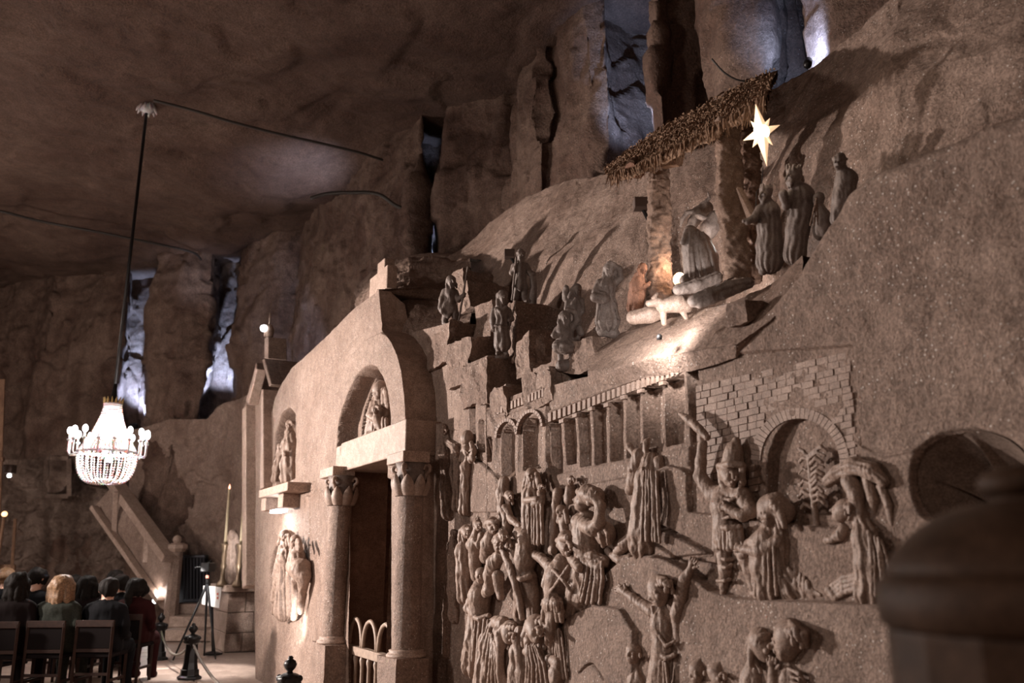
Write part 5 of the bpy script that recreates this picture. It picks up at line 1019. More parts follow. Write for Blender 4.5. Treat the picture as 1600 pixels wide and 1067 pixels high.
f = free((884, 530), 2.97); f.head(883, 496, 8, 9.5, (.2, .95), hair='long', beard=1., tilt=-.15); f.chain([(882, 508, 4, 8), (881, 518, 4, 13), (882, 530, 4, 12)], 4); f.chain([(871, 516, 4, 5.5), (866, 524, 8, 4.5), (886, 525, 14, 4)], 2); f.chain([(893, 512, 4, 6), (902, 500, 6, 4.5), (898, 488, 6, 4), (888, 484, 8, 3)], 2); f.hand((888, 485, 8), (-1, 0, 0), 2)
f.chain([(872, 540, 8, 9), (884, 542, 12, 10), (896, 542, 8, 9)], 4, pleat=1.2, n=7); f.chain([(872, 545, 6, 7), (896, 545, 6, 7)], 4); f.chain([(876, 548, 4, 5), (876, 563, 2, 4)], 2); f.chain([(893, 548, 4, 5), (893, 562, 2, 4)], 2); f.foot(876, 567, 2, -1, 4); f.foot(893, 567, 2, 1, 4); f.chain([(905, 512, 2, 4), (908, 520, 2, 5)], 2); ped(f, 885, 570, 13)
f.build('seated_shepherd_statue', ST, 'grey statue of a shepherd crouching with one arm over his head on a low step', 'statue', vox=.85)
f = free((948, 465), 3.1); f.head(952, 422, 6, 10, (-.1, 1), hair='long', beard=.4, tilt=-.1); f.chain([(949, 434, 2, 7), (947, 447, 2, 14), (947, 460, 0, 12), (948, 478, 0, 15), (949, 500, 0, 19)], 4, pleat=1.3, n=10); f.chain([(961, 441, 2, 6), (970, 434, 4, 4.6), (968, 420, 5, 4.2), (955, 411, 8, 3.4)], 2); f.hand((955, 411, 9), (-1, 0, 0), 2.4)
f.chain([(937, 442, 4, 6), (930, 456, 8, 5), (944, 460, 14, 4)], 2); f.hand((944, 460, 14), (1, .1, 0), 2.4); f.chain([(930, 466, 12, 6), (944, 467, 13, 6.5)], 1); f.chain([(938, 505, 0, 6), (936, 514, 0, 5)], 2); f.chain([(960, 503, 0, 5), (962, 512, 0, 4)], 2); ped(f, 950, 517, 18)
for k in range(6): f.chain([(936 + 5 * k, 474, 12, 1.4), (932 + 7 * k, 500, 16, 1.6)], .6)
f.build('woman_shading_eyes_statue', ST, 'grey statue of a woman shading her eyes with a basket at her hip', 'statue', vox=.9)
f = free((1000, 450), 3.15); f.head(1005, 420, 5, 8, (.7, .6), hair='long', tilt=.1); f.chain([(999, 432, 0, 8), (997, 445, 0, 12), (995, 462, 0, 12), (992, 480, 0, 12)], 4, pleat=1.1, n=8); f.chain([(996, 438, 6, 5.5), (997, 452, 9, 4.5), (1012, 445, 10, 3.5)], 2); f.hand((1012, 444, 10), (.6, -.6, 0), 2)
f.build('kneeling_angel_statue', M['reddish'], 'reddish statue of a kneeling figure praying beside the crusted post', 'statue', vox=.85)
# cloaked figure kneeling at the crib
f = free((1090, 400), 3.2); f.head(1076, 364, 4, 10, (-.6, -.7), hair='veil', tilt=.2); f.chain([(1082, 368, 0, 12), (1088, 384, 0, 22), (1094, 405, 0, 26), (1096, 425, 0, 26)], 6, pleat=1.6, n=9)
for k in range(6): f.chain([(1078 + 4 * k, 362, 14, 1.8), (1076 + 7 * k, 395, 25 - abs(k - 3), 2), (1076 + 9 * k, 430, 26, 2.2)], .8)
f.chain([(1090, 432, 6, 10), (1070, 438, 8, 7), (1120, 436, 4, 8)], 4, pleat=1, n=6)
f.build('cloaked_kneeler_statue', ST, 'grey statue in a heavy folded cloak kneeling with its back to the room', 'statue')
# ox and donkey
f = free((1110, 358), 3.55); f.chain([(1118, 340, 0, 12), (1108, 358, 6, 13), (1100, 374, 10, 8)], 4); f.chain([(1110, 346, 4, 4), (1092, 338, 2, 4.5), (1088, 336, 2, 2)], 2); f.chain([(1122, 336, 4, 4), (1128, 322, 2, 4), (1130, 316, 2, 2)], 2); f.build('donkey_statue', ST, 'grey donkey head with long ears between the posts of the shelter', 'statue')
f = free((1086, 345), 3.55); f.chain([(1102, 326, 0, 12), (1092, 334, 3, 11), (1084, 346, 8, 8), (1080, 354, 10, 7)], 3); f.chain([(1084, 330, 5, 3.6), (1074, 332, 6, 3.2), (1066, 342, 6, 2.4), (1064, 354, 6, 1.2)], 2); f.chain([(1100, 318, 5, 3.2), (1108, 310, 6, 2.6), (1106, 300, 6, 1.2)], 2); f.build('ox_statue', ST, 'grey ox head with a curved horn behind the kneeling cloaked figure', 'statue')
# sheep and lying forms on the ledge
f = free((1045, 482), 3.0); f.chain([(1036, 478, 0, 11), (1060, 474, 0, 13), (1072, 478, 0, 11)], 5); f.chain([(1028, 472, 4, 7), (1014, 474, 6, 5)], 3); f.chain([(1036, 488, 2, 5), (1038, 505, 2, 4)], 2); f.chain([(1066, 486, 2, 5), (1072, 496, 2, 4)], 2); f.chain([(1022, 466, 4, 3), (1026, 460, 2, 2)], 1); f.build('sheep_statue', FG, 'pale sheep lying on the ledge above the white floodlight', 'statue')
f = free((1120, 460), 3.02); f.chain([(1085, 470, 0, 10), (1110, 462, 2, 12), (1140, 450, 0, 11), (1170, 442, 0, 8)], 5, pleat=1.4, n=7); f.chain([(1094, 476, 4, 6), (1130, 462, 8, 6), (1160, 450, 6, 5)], 3); f.build('sleeping_shepherd_statue', ST, 'grey reclining draped figure stretched along the ledge', 'statue')
f = free((1100, 440), 3.12); f.chain([(1060, 452, 0, 9), (1090, 446, 0, 10), (1120, 434, 0, 9)], 5, pleat=1.2, n=6); f.build('folded_cloth_statue', ST, 'grey folded cloth carved on the ledge under the kneeling cloaked figure', 'statue')
f = free((1010, 492), 2.98); f.chain([(990, 496, 0, 11), (1015, 492, 0, 12), (1035, 490, 0, 8)], 5, pleat=.8, n=5); f.build('resting_lamb_statue', FG, 'smooth low lamb resting at the narrow end of the ledge', 'statue')
# crowned figures
f = free((1200, 340), 3.12); f.head(1196, 303, 6, 12, (-.6, .8), hair='crown', beard=.9); f.chain([(1198, 316, 0, 9), (1200, 330, 0, 17), (1202, 355, 0, 17), (1202, 385, 0, 19), (1202, 408, 0, 20)], 5, pleat=1.1, n=14); f.chain([(1188, 326, 6, 7), (1178, 342, 10, 6), (1168, 346, 14, 5)], 3); f.hand((1168, 346, 14), (-1, -.1, 0), 3); f.chain([(1192, 405, 2, 7), (1192, 424, 2, 6)], 2); f.chain([(1212, 403, 2, 7), (1212, 418, 2, 6)], 2)
f.build('crowned_king_statue', ST, 'grey statue of the crowned king nearest the shelter, one arm stretched forward', 'statue')
mb = MB(); slab_px('carved_plank', [(1147, 292), (1153, 291), (1176, 336), (1178, 350), (1168, 350)], 3.02, .04, M['crust'], None); tag(bpy.context.scene.objects['carved_plank'], 'pale slanting plank held out in front of the foremost king', 'plank')
f = free((1240, 320), 3.14); f.head(1240, 276, 4, 14, (-.75, .6), hair='crown', beard=.8); f.chain([(1244, 292, 0, 11), (1250, 306, 0, 20), (1252, 330, 0, 20), (1246, 360, 0, 17), (1242, 398, 0, 17)], 5, pleat=1.1, n=12); f.chain([(1236, 305, 8, 7), (1228, 322, 12, 6), (1226, 310, 16, 4)], 3); f.chain([(1226, 312, 14, 5), (1225, 302, 14, 6)], 1); f.hand((1228, 318, 15), (0, -1, 0), 3)
f.build('tall_king_statue', ST, 'tall dark statue of a king in a cloak holding a cup, second in line', 'statue')
f = free((1280, 330), 3.2); f.head(1278, 312, 2, 10, (-.7, .6), hair='short'); f.chain([(1280, 324, 0, 8), (1284, 340, 0, 13), (1286, 362, 0, 14)], 4, pleat=1, n=6); f.build('small_attendant_statue', ST, 'small shadowed statue half hidden behind the cloak of the tall king', 'statue')
f = free((1316, 275), 3.2); f.head(1312, 254, 4, 12, (-.75, .6), hair='turban'); f.chain([(1316, 266, 0, 9), (1322, 280, 0, 16), (1318, 310, 0, 16), (1312, 340, 0, 14)], 5, pleat=1.2, n=8); f.build('last_king_statue', ST, 'grey statue in a turban standing alone behind the boulder, last of the line', 'statue')
f = free((1276, 330), 3.0); [f.chain([(1276, 308, 4, 1.2), (1266 + 6 * k, 352, 4, 1.3)], .4) for k in range(3)]; f.build('incense_stand', M['crust'], 'thin pale tripod of rods before the tall king', 'stand')
# ================================================================== FAR END OF THE CHAMBER
def dsheet(name, cols, mat, nu, nv, **k): return sheet(name, [(u, [(v, 10 + D) for v, D in n]) for u, n in cols], mat, nu, nv, **k)
M['end'] = rock_mat('far_relief_salt', (.10, .066, .050), (.21, .155, .125), scale=1.6, bump=1.2, rough=.7)
# carved lower wall of the far end, cut rough
tag(dsheet('wall_far', [(-160, [(1010, 19.6), (900, 19.6), (800, 19.7), (720, 19.8)]), (36, [(1010, 19.4), (900, 19.5), (800, 19.6), (718, 19.8)]), (90, [(1010, 19.2), (900, 19.3), (790, 19.4), (712, 19.7)]),
     (130, [(1010, 19.0), (900, 19.1), (800, 19.2), (757, 19.4)]), (200, [(1000, 18.6), (900, 18.8), (820, 19.0), (770, 19.2)]), (262, [(1000, 18.2), (900, 18.4), (860, 18.6), (850, 18.8)])], M['end'], 460, 300, amp=.20, sc=.34, ridge=.20, steps=.05, cap=.0), kind='structure')
tag(dsheet('trim_9', [(196, [(1000, 19.1), (860, 19.2), (760, 19.3), (676, 19.4)]), (262, [(1000, 18.6), (860, 18.7), (740, 18.8), (655, 18.9)]), (320, [(1000, 18.2), (860, 18.3), (740, 18.4), (655, 18.5)]), (348, [(1000, 18.0), (860, 18.0), (740, 18.1), (630, 18.2)]),
     (385, [(1000, 17.0), (860, 17.1), (740, 17.2), (618, 17.3)]), (430, [(1000, 16.4), (860, 16.5), (740, 16.6), (605, 16.8)])], M['slope'], 200, 220, amp=.16, sc=.7, ridge=.10, steps=.04, cap=.9), kind='structure')
def wbox(name, P0, P1, w, h, mat, par, bevel=.01, up=(0, 0, 1)):
    P0, P1 = np.array(P0), np.array(P1); a = unitv(P1 - P0); s_ = unitv(np.cross(a, up)); t_ = np.cross(s_, a); mb = MB(); mb.obox((P0 + P1) / 2, a, s_, t_, (np.linalg.norm(P1 - P0) / 2, w / 2, h / 2)); return mb.build(name, mat, par, bevel=bevel)
sp_ = empty('stair_parapet', pd(262, 985, 17.4), 'long sloping stone stair parapet descending to the newel post at the far wall', 'parapet')
a0, a1 = pd(178, 752, 18.5), pd(266, 874, 17.0); wbox('coping', a0, a1, .34, .16, M['salt_smooth'], sp_)
def slab_pts(name, pts, thick, mat, par, bevel=.01):
    q = [pd(u_, v_, D_) for u_, v_, D_ in pts]; n = len(q); d = unitv(np.cross(q[1] - q[0], q[2] - q[0])) * thick; V = [tuple(p) for p in q] + [tuple(p + d) for p in q]
    F_ = [tuple(range(n)), tuple(range(2 * n - 1, n - 1, -1))] + [(i, (i + 1) % n, n + (i + 1) % n, n + i) for i in range(n)]
    return MB().add(V, F_).build(name, mat, par, bevel=bevel)
slab_pts('side_panel', [(176, 758, 18.5), (266, 880, 17.0), (268, 960, 17.0), (250, 950, 17.1), (146, 792, 18.5)], .16, M['salt'], sp_)
wbox('lower_moulding', pd(146, 792, 18.3), pd(250, 940, 17.0), .18, .09, M['salt_smooth'], sp_)
for (ua, va, ub, vb, D_) in ((181, 768, 178, 836, 18.0), (230, 834, 226, 878, 17.45)): wbox('upright', pd(ua, va, D_), pd(ub, vb, D_), .10, .10, M['salt_smooth'], sp_, up=(1, 0, 0))
nw = empty('newel_post', pd(276, 985, 17.2), 'stone newel post with a ball on top at the foot of the far stair', 'post')
def prof_px(mb, u_, D_, prof, n=16, rot=0., zfix=None):
    c = pd(u_, prof[0][1], D_); s_ = D_ / FPX; pr = [(r_ * s_, float(pd(u_, v_, D_)[2])) for r_, v_ in prof]; pr = [(r_, max(z_, 0)) for r_, z_ in pr]
    base = pd(u_, 871, D_); return mb.lathe((base[0], base[1], 0), pr, n, rot=rot)
mb = MB(); prof_px(mb, 275, 17.2, [(14, 992), (14, 980), (11, 975), (10, 866), (10, 862)], 8, .4); mb.build('shaft', M['salt'], nw)
mb = MB(); prof_px(mb, 276, 17.2, [(11, 862), (15, 857), (15, 851), (9, 848)], 8, .4); mb.build('cap', M['salt_smooth'], nw)
mb = MB(); mb.ball(pd(277, 843, 17.2), .085, 12, 8); mb.build('ball', M['salt_smooth'], nw, True)
st_ = empty('stone_steps', pd(300, 1000, 16.6), 'three broad stone steps rising to the barred gate', 'steps')
for k, (D_, ul_, ur_) in enumerate(((15.9, 252, 352), (16.5, 262, 352), (17.1, 272, 350))):
    A_, B_ = pd(ul_, 990, D_), pd(ur_, 990, D_); mid = (A_ + B_) / 2; mid[2] = .1 + .2 * k; mb = MB(); mb.obox(mid + _H * .9, _RT, _H, np.array((0, 0, 1.)), (np.linalg.norm(B_ - A_) / 2, .9, .1)); mb.build('step', M['salt_smooth'], st_, bevel=.012)
bg = empty('barred_gate', pd(303, 940, 17.9), 'dark barred gate at the top of the stone steps', 'gate'); M['blue_iron'] = plain('blue_grey_iron', (.055, .055, .065), .5, .3)
for k in range(7): u_ = 288 + 5 * k; wbox('bar', pd(u_, 940, 17.8), pd(u_, 868, 17.8), .035, .035, M['blue_iron'], bg, up=(1, 0, 0), bevel=0)
for v_ in (869, 938): wbox('rail', pd(285, v_, 17.8), pd(321, v_, 17.8), .05, .06, M['blue_iron'], bg)
mb = MB(); mb.obox(pd(303, 904, 18.0), _RT, _H, np.array((0, 0, 1.)), (.26, .02, .48)); mb.build('backing_panel', M['iron'], bg)
# side altar
al = empty('side_altar', pd(380, 1030, 14.2), 'side altar built of stone blocks under a projecting slab', 'altar')
A_ = pd(350, 1010, 14.0); xa = float(A_[0]); ya = float(A_[1]); zt_ = float(pd(350, 926, 14.0)[2]); rbx = random.Random(4)
for (z0, z1, xs_) in ((0, .30, (0, .28, .60, .85)), (.30, .62, (0, .45, .85)), (.62, zt_, (0, .3, .65, .85))):
    for i in range(len(xs_) - 1):
        mb = MB(); mb.box(xa + xs_[i] + .004, xa + xs_[i + 1] - .004, ya + rbx.uniform(0, .012), ya + 1.3, z0 + .004, z1 - .004); mb.build('stone_block', M['salt'], al, bevel=.008)
mb = MB(); mb.box(xa - .06, xa + .95, ya - .07, ya + 1.4, zt_, zt_ + .11); mb.build('altar_slab', M['salt_smooth'], al, bevel=.012)
mb = MB(); mb.box(xa + .25, xa + .95, ya + .1, ya + 1.3, zt_ + .11, zt_ + .55); mb.build('retable_step', M['salt'], al, bevel=.01)
M['wax'] = plain('yellow_wax', (.40, .32, .21), .45); M['brass'] = plain('aged_brass', (.16, .11, .07), .4, .5); M['flame'] = plain('flame', (1, .4, .3), .5, emit=(1, .35, .22), estr=4)
for (u_, D_, vt_, vc_, lab) in ((350, 14.5, 760, 850, 'tall yellow candle in a turned holder, the shorter of the pair on the altar'), (374.5, 14.3, 744, 845, 'tall yellow candle close to the altar frame, the taller of the pair')):
    c_ = empty('altar_candle', pd(u_, 917, D_), lab, 'candle'); mb = MB(); prof_px(mb, u_, D_, [(8, 917), (9, 912), (4, 905), (3, 890), (5, 885), (3, 878), (4, 868), (3, 862), (6, 852), (6.5, 849)], 14); mb.build('candle_holder', M['brass'], c_, True)
    mb = MB(); prof_px(mb, u_, D_, [(2.2, 850), (2.1, 800), (2.0, vt_ + 2)], 10); mb.build('candle', M['wax'], c_, True); mb = MB(); prof_px(mb, u_, D_, [(1.2, vt_ + 2), (1.8, vt_ - 1), (.3, vt_ - 6)], 8); mb.build('flame', M['flame'], c_, True)
f = Sculpt(D=14.6, at=(363, 860)); f.head(363, 836, 3, 7, (-.3, .9), hair='veil'); f.chain([(363, 846, 0, 6), (363, 866, 0, 9), (363, 905, 0, 10)], 3, pleat=1, n=7); f.build('altar_statue', M['figure'], 'pale carved saint lit brightly between the two tall candles', 'statue', vox=1.3)
lamp('altar_lamp', 'SPOT', pd(352, 900, 13.6), 60, WHITE, .05, pd(366, 850, 14.6), 60, .8)
ls = empty('lectern_sign', pd(331, 990, 13.7), 'bright white cloth with small red marks hanging from a stand before the altar', 'cloth'); M['paper'] = plain('white_cloth', (.85, .83, .80), .6); M['red'] = plain('red_print', (.5, .10, .06), .6)
D_ = 13.7; mb = MB(); q = [pd(318, 915, D_), pd(346, 917, D_), pd(342, 950, D_), pd(315, 944, D_)]; mb.hexa([tuple(p) for p in q] + [tuple(p + _H * .02) for p in q]); mb.build('cloth', M['paper'], ls)
for (a, b) in ((340, 928), (340, 934), (322, 935)): mb = MB(); mb.obox(pd(a, b, D_ - .012), _RT, _H, np.array((0, 0, 1.)), (.012, .004, .018)); mb.build('red_mark', M['red'], ls)
mb = MB(); g_ = pd(331, 1000, D_); mb.tube([(g_[0] + .05, g_[1] + .1, 0), pd(331, 920, D_ + .08)], .02, 8); mb.lathe((g_[0] + .05, g_[1] + .1, 0), [(.15, 0), (.15, .02), (.03, .05)], 14); mb.build('stand', M['iron'], ls)
lamp('cloth_fill_light', 'SPOT', pd(322, 930, 12.9) + np.array((-.3, 0, .5)), 130, WHITE, .03, pd(331, 930, D_), 30, .6)  # added spot without a fixture, brightens the white cloth
tr = empty('camera_tripod', pd(325, 1005, 13.4), 'black video camera on a tripod in front of the white cloth', 'tripod'); D_ = 13.4; M['black'] = plain('black_plastic', (.012, .012, .013), .4); top_ = pd(324, 912, D_)
for (dx_, dy_) in ((-.42, -.1), (.17, -.25), (.1, .35)): mb = MB(); mb.tube([top_, (top_ + np.array((top_[0] + dx_, top_[1] + dy_, 0.))) / 2 * np.array((1, 1, 1)), (top_[0] + dx_, top_[1] + dy_, .01)], [.022, .017, .012], 8); mb.build('leg', M['black'], tr, True)
mb = MB(); mb.tube([top_, top_ + np.array((0, 0, .22))], .03, 8); mb.build('head', M['black'], tr, True); mb = MB(); cc_ = pd(325, 886, D_); mb.obox(cc_, _RT, _H, np.array((0, 0, 1.)), (.07, .14, .07)); mb.build('camera_body', M['black'], tr, bevel=.012)
mb = MB(); mb.lathe(cc_ + _H * .13, [(.045, 0), (.055, .1)], 12, axis=_H); mb.build('lens', M['black'], tr, True); mb = MB(); mb.tube([cc_ + np.array((0, 0, .07)), cc_ + np.array((0, 0, .1)) + _H * .1, cc_ + np.array((0, 0, .07)) + _H * .14], .012, 6); mb.build('handle', M['black'], tr, True)
mb = MB(); mb.obox(pd(324, 901, D_ - .04), _RT, _H, np.array((0, 0, 1.)), (.022, .01, .022)); mb.build('red_knob', M['red'], tr); mb = MB(); mb.tube([cc_ - _RT * .06, cc_ - _RT * .2], .012, 6); mb.build('pan_handle', M['black'], tr)
fo = empty('floor_spotlight', pd(243, 938, 17.3), 'small white floodlight at the foot of the sloping parapet', 'lamp'); c0 = pd(243, 938, 17.3); mb = MB(); mb.ball(c0, .06, 10, 6); mb.build('bulb', M['lamp_white'], fo, True); lamp('parapet_lamp', 'POINT', c0 + np.array((0, -.25, .15)), 25, WHITE, .05)
wl = empty('wall_spotlight', pd(14, 738, 18.5), 'small wall spotlight shining down at the dark far side', 'lamp'); c0 = pd(15, 733, 18.5); mb = MB(); mb.obox(c0, _RT, _H, np.array((0, 0, 1.)), (.10, .1, .09)); mb.build('housing', M['darkbox'], wl, bevel=.01); mb = MB(); mb.ball(pd(14.5, 743, 18.45), .045, 10, 6); mb.build('bulb', M['lamp_white'], wl, True)
vc = empty('votive_light', pd(7, 803, 17.), 'orange glowing votive light by the dark timber screen', 'lamp'); c0 = pd(7, 803, 17.); mb = MB(); mb.ball(c0, .055, 10, 6); mb.build('glow', M['lamp_warm'], vc, True); mb = MB(); mb.tube([c0 - np.array((0, 0, .05)), (c0[0], c0[1], .0)], .03, 8); mb.build('stand', M['wood'], vc)
ts = empty('timber_screen', pd(8, 1000, 17.6), 'dark timber screen of upright posts in the unlit corner', 'screen')
for (ua, vt_, w_) in ((4, 592, .10), (24, 810, .06), (-14, 600, .1), (-40, 600, .1)): wbox('post', (*pd(ua, 900, 17.6)[:2], 0.), pd(ua, vt_, 17.6), w_, w_, M['wood'], ts, up=(1, 0, 0))
wbox('rail', pd(-60, 885, 17.5), pd(24, 886, 17.5), .07, .1, M['wood'], ts); wbox('rail', pd(-60, 720, 17.5), pd(6, 718, 17.5), .07, .1, M['wood'], ts)
# carved frame on the far wall
ff = empty('carved_plaque', pd(90, 780, 18.9), 'square carved stone relief on the far wall above the rough relief', 'relief'); D_ = 18.9
for (a, b, c, d) in ((72, 716, 108, 716), (72, 775, 108, 775), (72, 716, 72, 775), (108, 716, 108, 775)): wbox('frame_side', pd(a, b, D_), pd(c, d, D_), .1, .1, M['end'], ff, up=(0, 1, .1))
mb = rough_box('panel', *sum(([float(min(x)), float(max(x))] for x in zip(pd(73, 774, D_ + .1), pd(107, 717, D_ + .1))), []), M['end'], .07, .22, ff, res=.05)

# ================================================================== CHANDELIER
Dc = 12.2; cu, cvb = 169, 757; cc = pd(cu, 700, Dc); cxx, cyy = float(cc[0]), float(cc[1]); sc_ = Dc / FPX
def zC(v_): # height on the chandelier's own vertical axis at image row v_
    r_ = ray(cu + (v_ - 700) * -.105, v_); h_ = math.hypot(r_[0], r_[1]); return 1.5 + float(r_[2]) / h_ * math.hypot(cxx, cyy)
ch = empty('crystal_chandelier', (cxx, cyy, zC(757)), 'large lit crystal chandelier hanging from a long dark rod', 'chandelier')
M['crystal'] = plain('salt_crystal', (.62, .60, .60), .18, spec=.8); M['gold'] = plain('gilt_crown', (.40, .26, .10), .35, .7); M['bulb'] = plain('lit_bulb', (1, 1, 1), .4, emit=(.93, .95, 1), estr=22); M['bulb2'] = plain('inner_lit_bulb', (1, 1, 1), .4, emit=(.93, .95, 1), estr=7)
mcr = M['crystal'].node_tree.nodes['Principled BSDF']; mcr.inputs['Transmission Weight'].default_value = .25; mcr.inputs['Subsurface Weight'].default_value = .3
def beads(mb, pts, r, gap=1.75):
    pts = np.array(pts, float); sg = np.concatenate([[0], np.cumsum(np.linalg.norm(np.diff(pts, axis=0), axis=1))]); n = max(2, int(sg[-1] / (r * gap))); 
    for t_ in np.linspace(0, sg[-1], n):
        p = [np.interp(t_, sg, pts[:, k]) for k in range(3)]; x, y, z = p; mb.add([(x + r, y, z), (x, y + r, z), (x - r, y, z), (x, y - r, z), (x, y, z + r), (x, y, z - r)], [(0, 1, 4), (1, 2, 4), (2, 3, 4), (3, 0, 4), (1, 0, 5), (2, 1, 5), (3, 2, 5), (0, 3, 5)])
z_top, z_ring, z_bot = zC(632), zC(707), zC(752); z_arm = zC(690); rt, rr_ = 12 * sc_, 43 * sc_
for k in range(40):
    a_ = 2 * math.pi * k / 40; P_ = []
    for t_ in np.linspace(0, 1, 14): r_ = rt + (rr_ - rt) * (.25 * t_ + .75 * t_ ** 1.9) ; P_.append((cxx + r_ * math.cos(a_), cyy + r_ * math.sin(a_), z_top + (z_ring - z_top) * t_))
    mb = MB(); beads(mb, P_, .017); mb.build('upper_strand', M['crystal'], ch)
for k in range(26):
    a_ = 2 * math.pi * (k + .5) / 26; P_ = []
    for t_ in np.linspace(0, 1, 12): r_ = rr_ * (1 - .62 * t_ ** 2.2); P_.append((cxx + r_ * math.cos(a_), cyy + r_ * math.sin(a_), z_ring - .03 + (z_bot - z_ring) * math.sin(t_ * math.pi / 2)))
    mb = MB(); beads(mb, P_, .018); mb.build('basket_strand', M['crystal'], ch)
for r_, z_, nm in ((rr_, z_ring, 'main_ring'), (rr_ * .40, z_bot, 'lower_ring'), (rt, z_top, 'top_ring')):
    mb = MB(); mb.tube([(cxx + r_ * math.cos(w), cyy + r_ * math.sin(w), z_) for w in np.linspace(0, 2 * math.pi, 41)], .022, 6); mb.build(nm, M['crystal'], ch, True)
for k in range(14):
    a_ = 2 * math.pi * k / 14; mb = MB(); c_, s_ = math.cos(a_), math.sin(a_); mb.tube([(cxx + rt * c_, cyy + rt * s_, z_top), (cxx + rt * 1.1 * c_, cyy + rt * 1.1 * s_, z_top + .05), (cxx + rt * 1.25 * c_, cyy + rt * 1.25 * s_, z_top + .10)], [.018, .016, .003], 5); mb.build('crown_leaf', M['gold'], ch)
for k in range(16):
    a_ = 2 * math.pi * (k + .2) / 16; c_, s_ = math.cos(a_), math.sin(a_); R1 = 56 * sc_
    mb = MB(); mb.tube([(cxx + r_ * c_, cyy + r_ * s_, z_) for r_, z_ in ((rr_, z_ring), (rr_ + 4 * sc_, z_ring - .045), (R1 - 2 * sc_, z_ring - .05), (R1, z_ring - .01), (R1, z_arm))], .013, 6); arm = mb.build('arm', M['crystal'], ch, True)
    mb = MB(); mb.lathe((cxx + R1 * c_, cyy + R1 * s_, z_arm - .03), [(.012, 0), (.035, .02), (.03, .035), (.015, .04), (.015, .10)], 8); mb.build('candle_cup', M['crystal'], arm, True)
    mb = MB(); mb.ball((cxx + R1 * c_, cyy + R1 * s_, z_arm + .12), .036, 8, 6, (1, 1, 1.5)); mb.build('bulb', M['bulb'], arm, True)
for k in range(8):
    a_ = 2 * math.pi * k / 8; mb = MB(); mb.ball((cxx + rr_ * .45 * math.cos(a_), cyy + rr_ * .45 * math.sin(a_), z_ring + .26), .05, 8, 6); mb.build('inner_bulb', M['bulb2'], ch, True)
    if k % 2: mb = MB(); mb.ball((cxx + rt * .3 * math.cos(a_), cyy + rt * .3 * math.sin(a_), z_top - .3 - .07 * k), .045, 8, 6); mb.build('inner_bulb', M['bulb2'], ch, True)
zt8 = zC(160); mb = MB(); mb.tube([(cxx, cyy, z_top + .02), (cxx, cyy, zt8)], .024, 8); mb.build('rod', M['iron'], ch, True); mb = MB(); mb.lathe((cxx, cyy, z_top), [(.09, 0), (.05, .08), (.03, .22), (.024, .3)], 12); mb.build('rod_socket', M['iron'], ch, True)
mb = MB(); mb.lathe((cxx, cyy, zt8 - .02), [(.03, -.16), (.1, -.12), (.07, -.02), (.11, .0), (.10, .10), (.13, .12), (.05, .2)], 16)
for k in range(10): a_ = 2 * math.pi * k / 10; mb.tube([(cxx + .09 * math.cos(a_), cyy + .09 * math.sin(a_), zt8 - .02), (cxx + .13 * math.cos(a_), cyy + .13 * math.sin(a_), zt8 - .12), (cxx + .15 * math.cos(a_), cyy + .15 * math.sin(a_), zt8 - .17)], [.02, .022, .006], 5)
mb.build('ceiling_rosette', M['crystal'], ch, True); mb = MB(); mb.tube([(cxx, cyy, zt8 + .1), (cxx, cyy, 8.7)], .03, 6); mb.build('ceiling_hook', M['iron'], ch)
lamp('chandelier_light', 'POINT', (cxx, cyy, z_ring + .25), 620, (1, .90, .84), .3); lamp('chandelier_core', 'POINT', (cxx, cyy, (z_top + z_ring) / 2), 45, (.93, .95, 1), .1)

# ================================================================== BARRIER POSTS AND ROPES
def stanchion(u_, D_, lab):
    t = empty('barrier_post', (*pd(u_, 900, D_)[:2], 0), lab, 'barrier post', 'barrier posts'); x, y = pd(u_, 1000, D_)[:2]; b = pd(u_, 1030, D_); x, y = float(b[0]), float(b[1])
    mb = MB(); mb.lathe((x, y, 0), [(.155, 0), (.155, .03), (.12, .05), (.115, .12)], 8, rot=.4); mb.build('base', M['iron'], t, bevel=.004)
    mb = MB(); mb.lathe((x, y, .12), [(.10, 0), (.085, .08), (.075, .30), (.085, .31)], 8, rot=.4); mb.build('shaft', M['iron'], t)
    mb = MB(); mb.lathe((x, y, .43), [(.085, 0), (.105, .015), (.10, .05), (.115, .06), (.10, .085), (.05, .11)], 16); mb.build('collar', M['iron'], t, True)
    for k in range(4): a_ = math.pi / 4 + math.pi / 2 * k; mb = MB(); mb.ball((x + .1 * math.cos(a_), y + .1 * math.sin(a_), .50), .028, 8, 6); mb.build('collar_knob', M['iron'], t, True)
    mb = MB(); mb.lathe((x, y, .53), [(.035, 0), (.022, .025), (.045, .05), (.058, .08), (.045, .11), (.02, .125), (.026, .135), (.012, .15)], 14); mb.build('finial', M['iron'], t, True)
    return np.array((x, y, .45))
s1 = stanchion(298, 11.0, 'black iron barrier post between the seated people and the altar steps'); s2 = stanchion(246, 13.0, 'black iron barrier post furthest back, next to the ponytailed listener'); s3 = stanchion(454, 7.4, 'black iron barrier post nearest the viewer, in front of the portal wall')
M['rope'] = plain('grey_rope', (.13, .105, .085), .7, noise=.4, nscale=90)
for a_, b_, lab in ((s2, s1, 'slack rope between the two farther barrier posts'), (s1, s3, 'slack rope from the middle barrier post towards the nearest one')):
    t_ = np.linspace(0, 1, 24)[:, None]; P_ = a_ * (1 - t_) + b_ * t_; P_[:, 2] -= .26 * 4 * (t_ * (1 - t_))[:, 0] * (1 if lab[-1] == 's' else 1.25); mb = MB(); mb.tube(P_, .018, 7); tag(mb.build('barrier_rope', M['rope'], None, True), lab, 'rope')

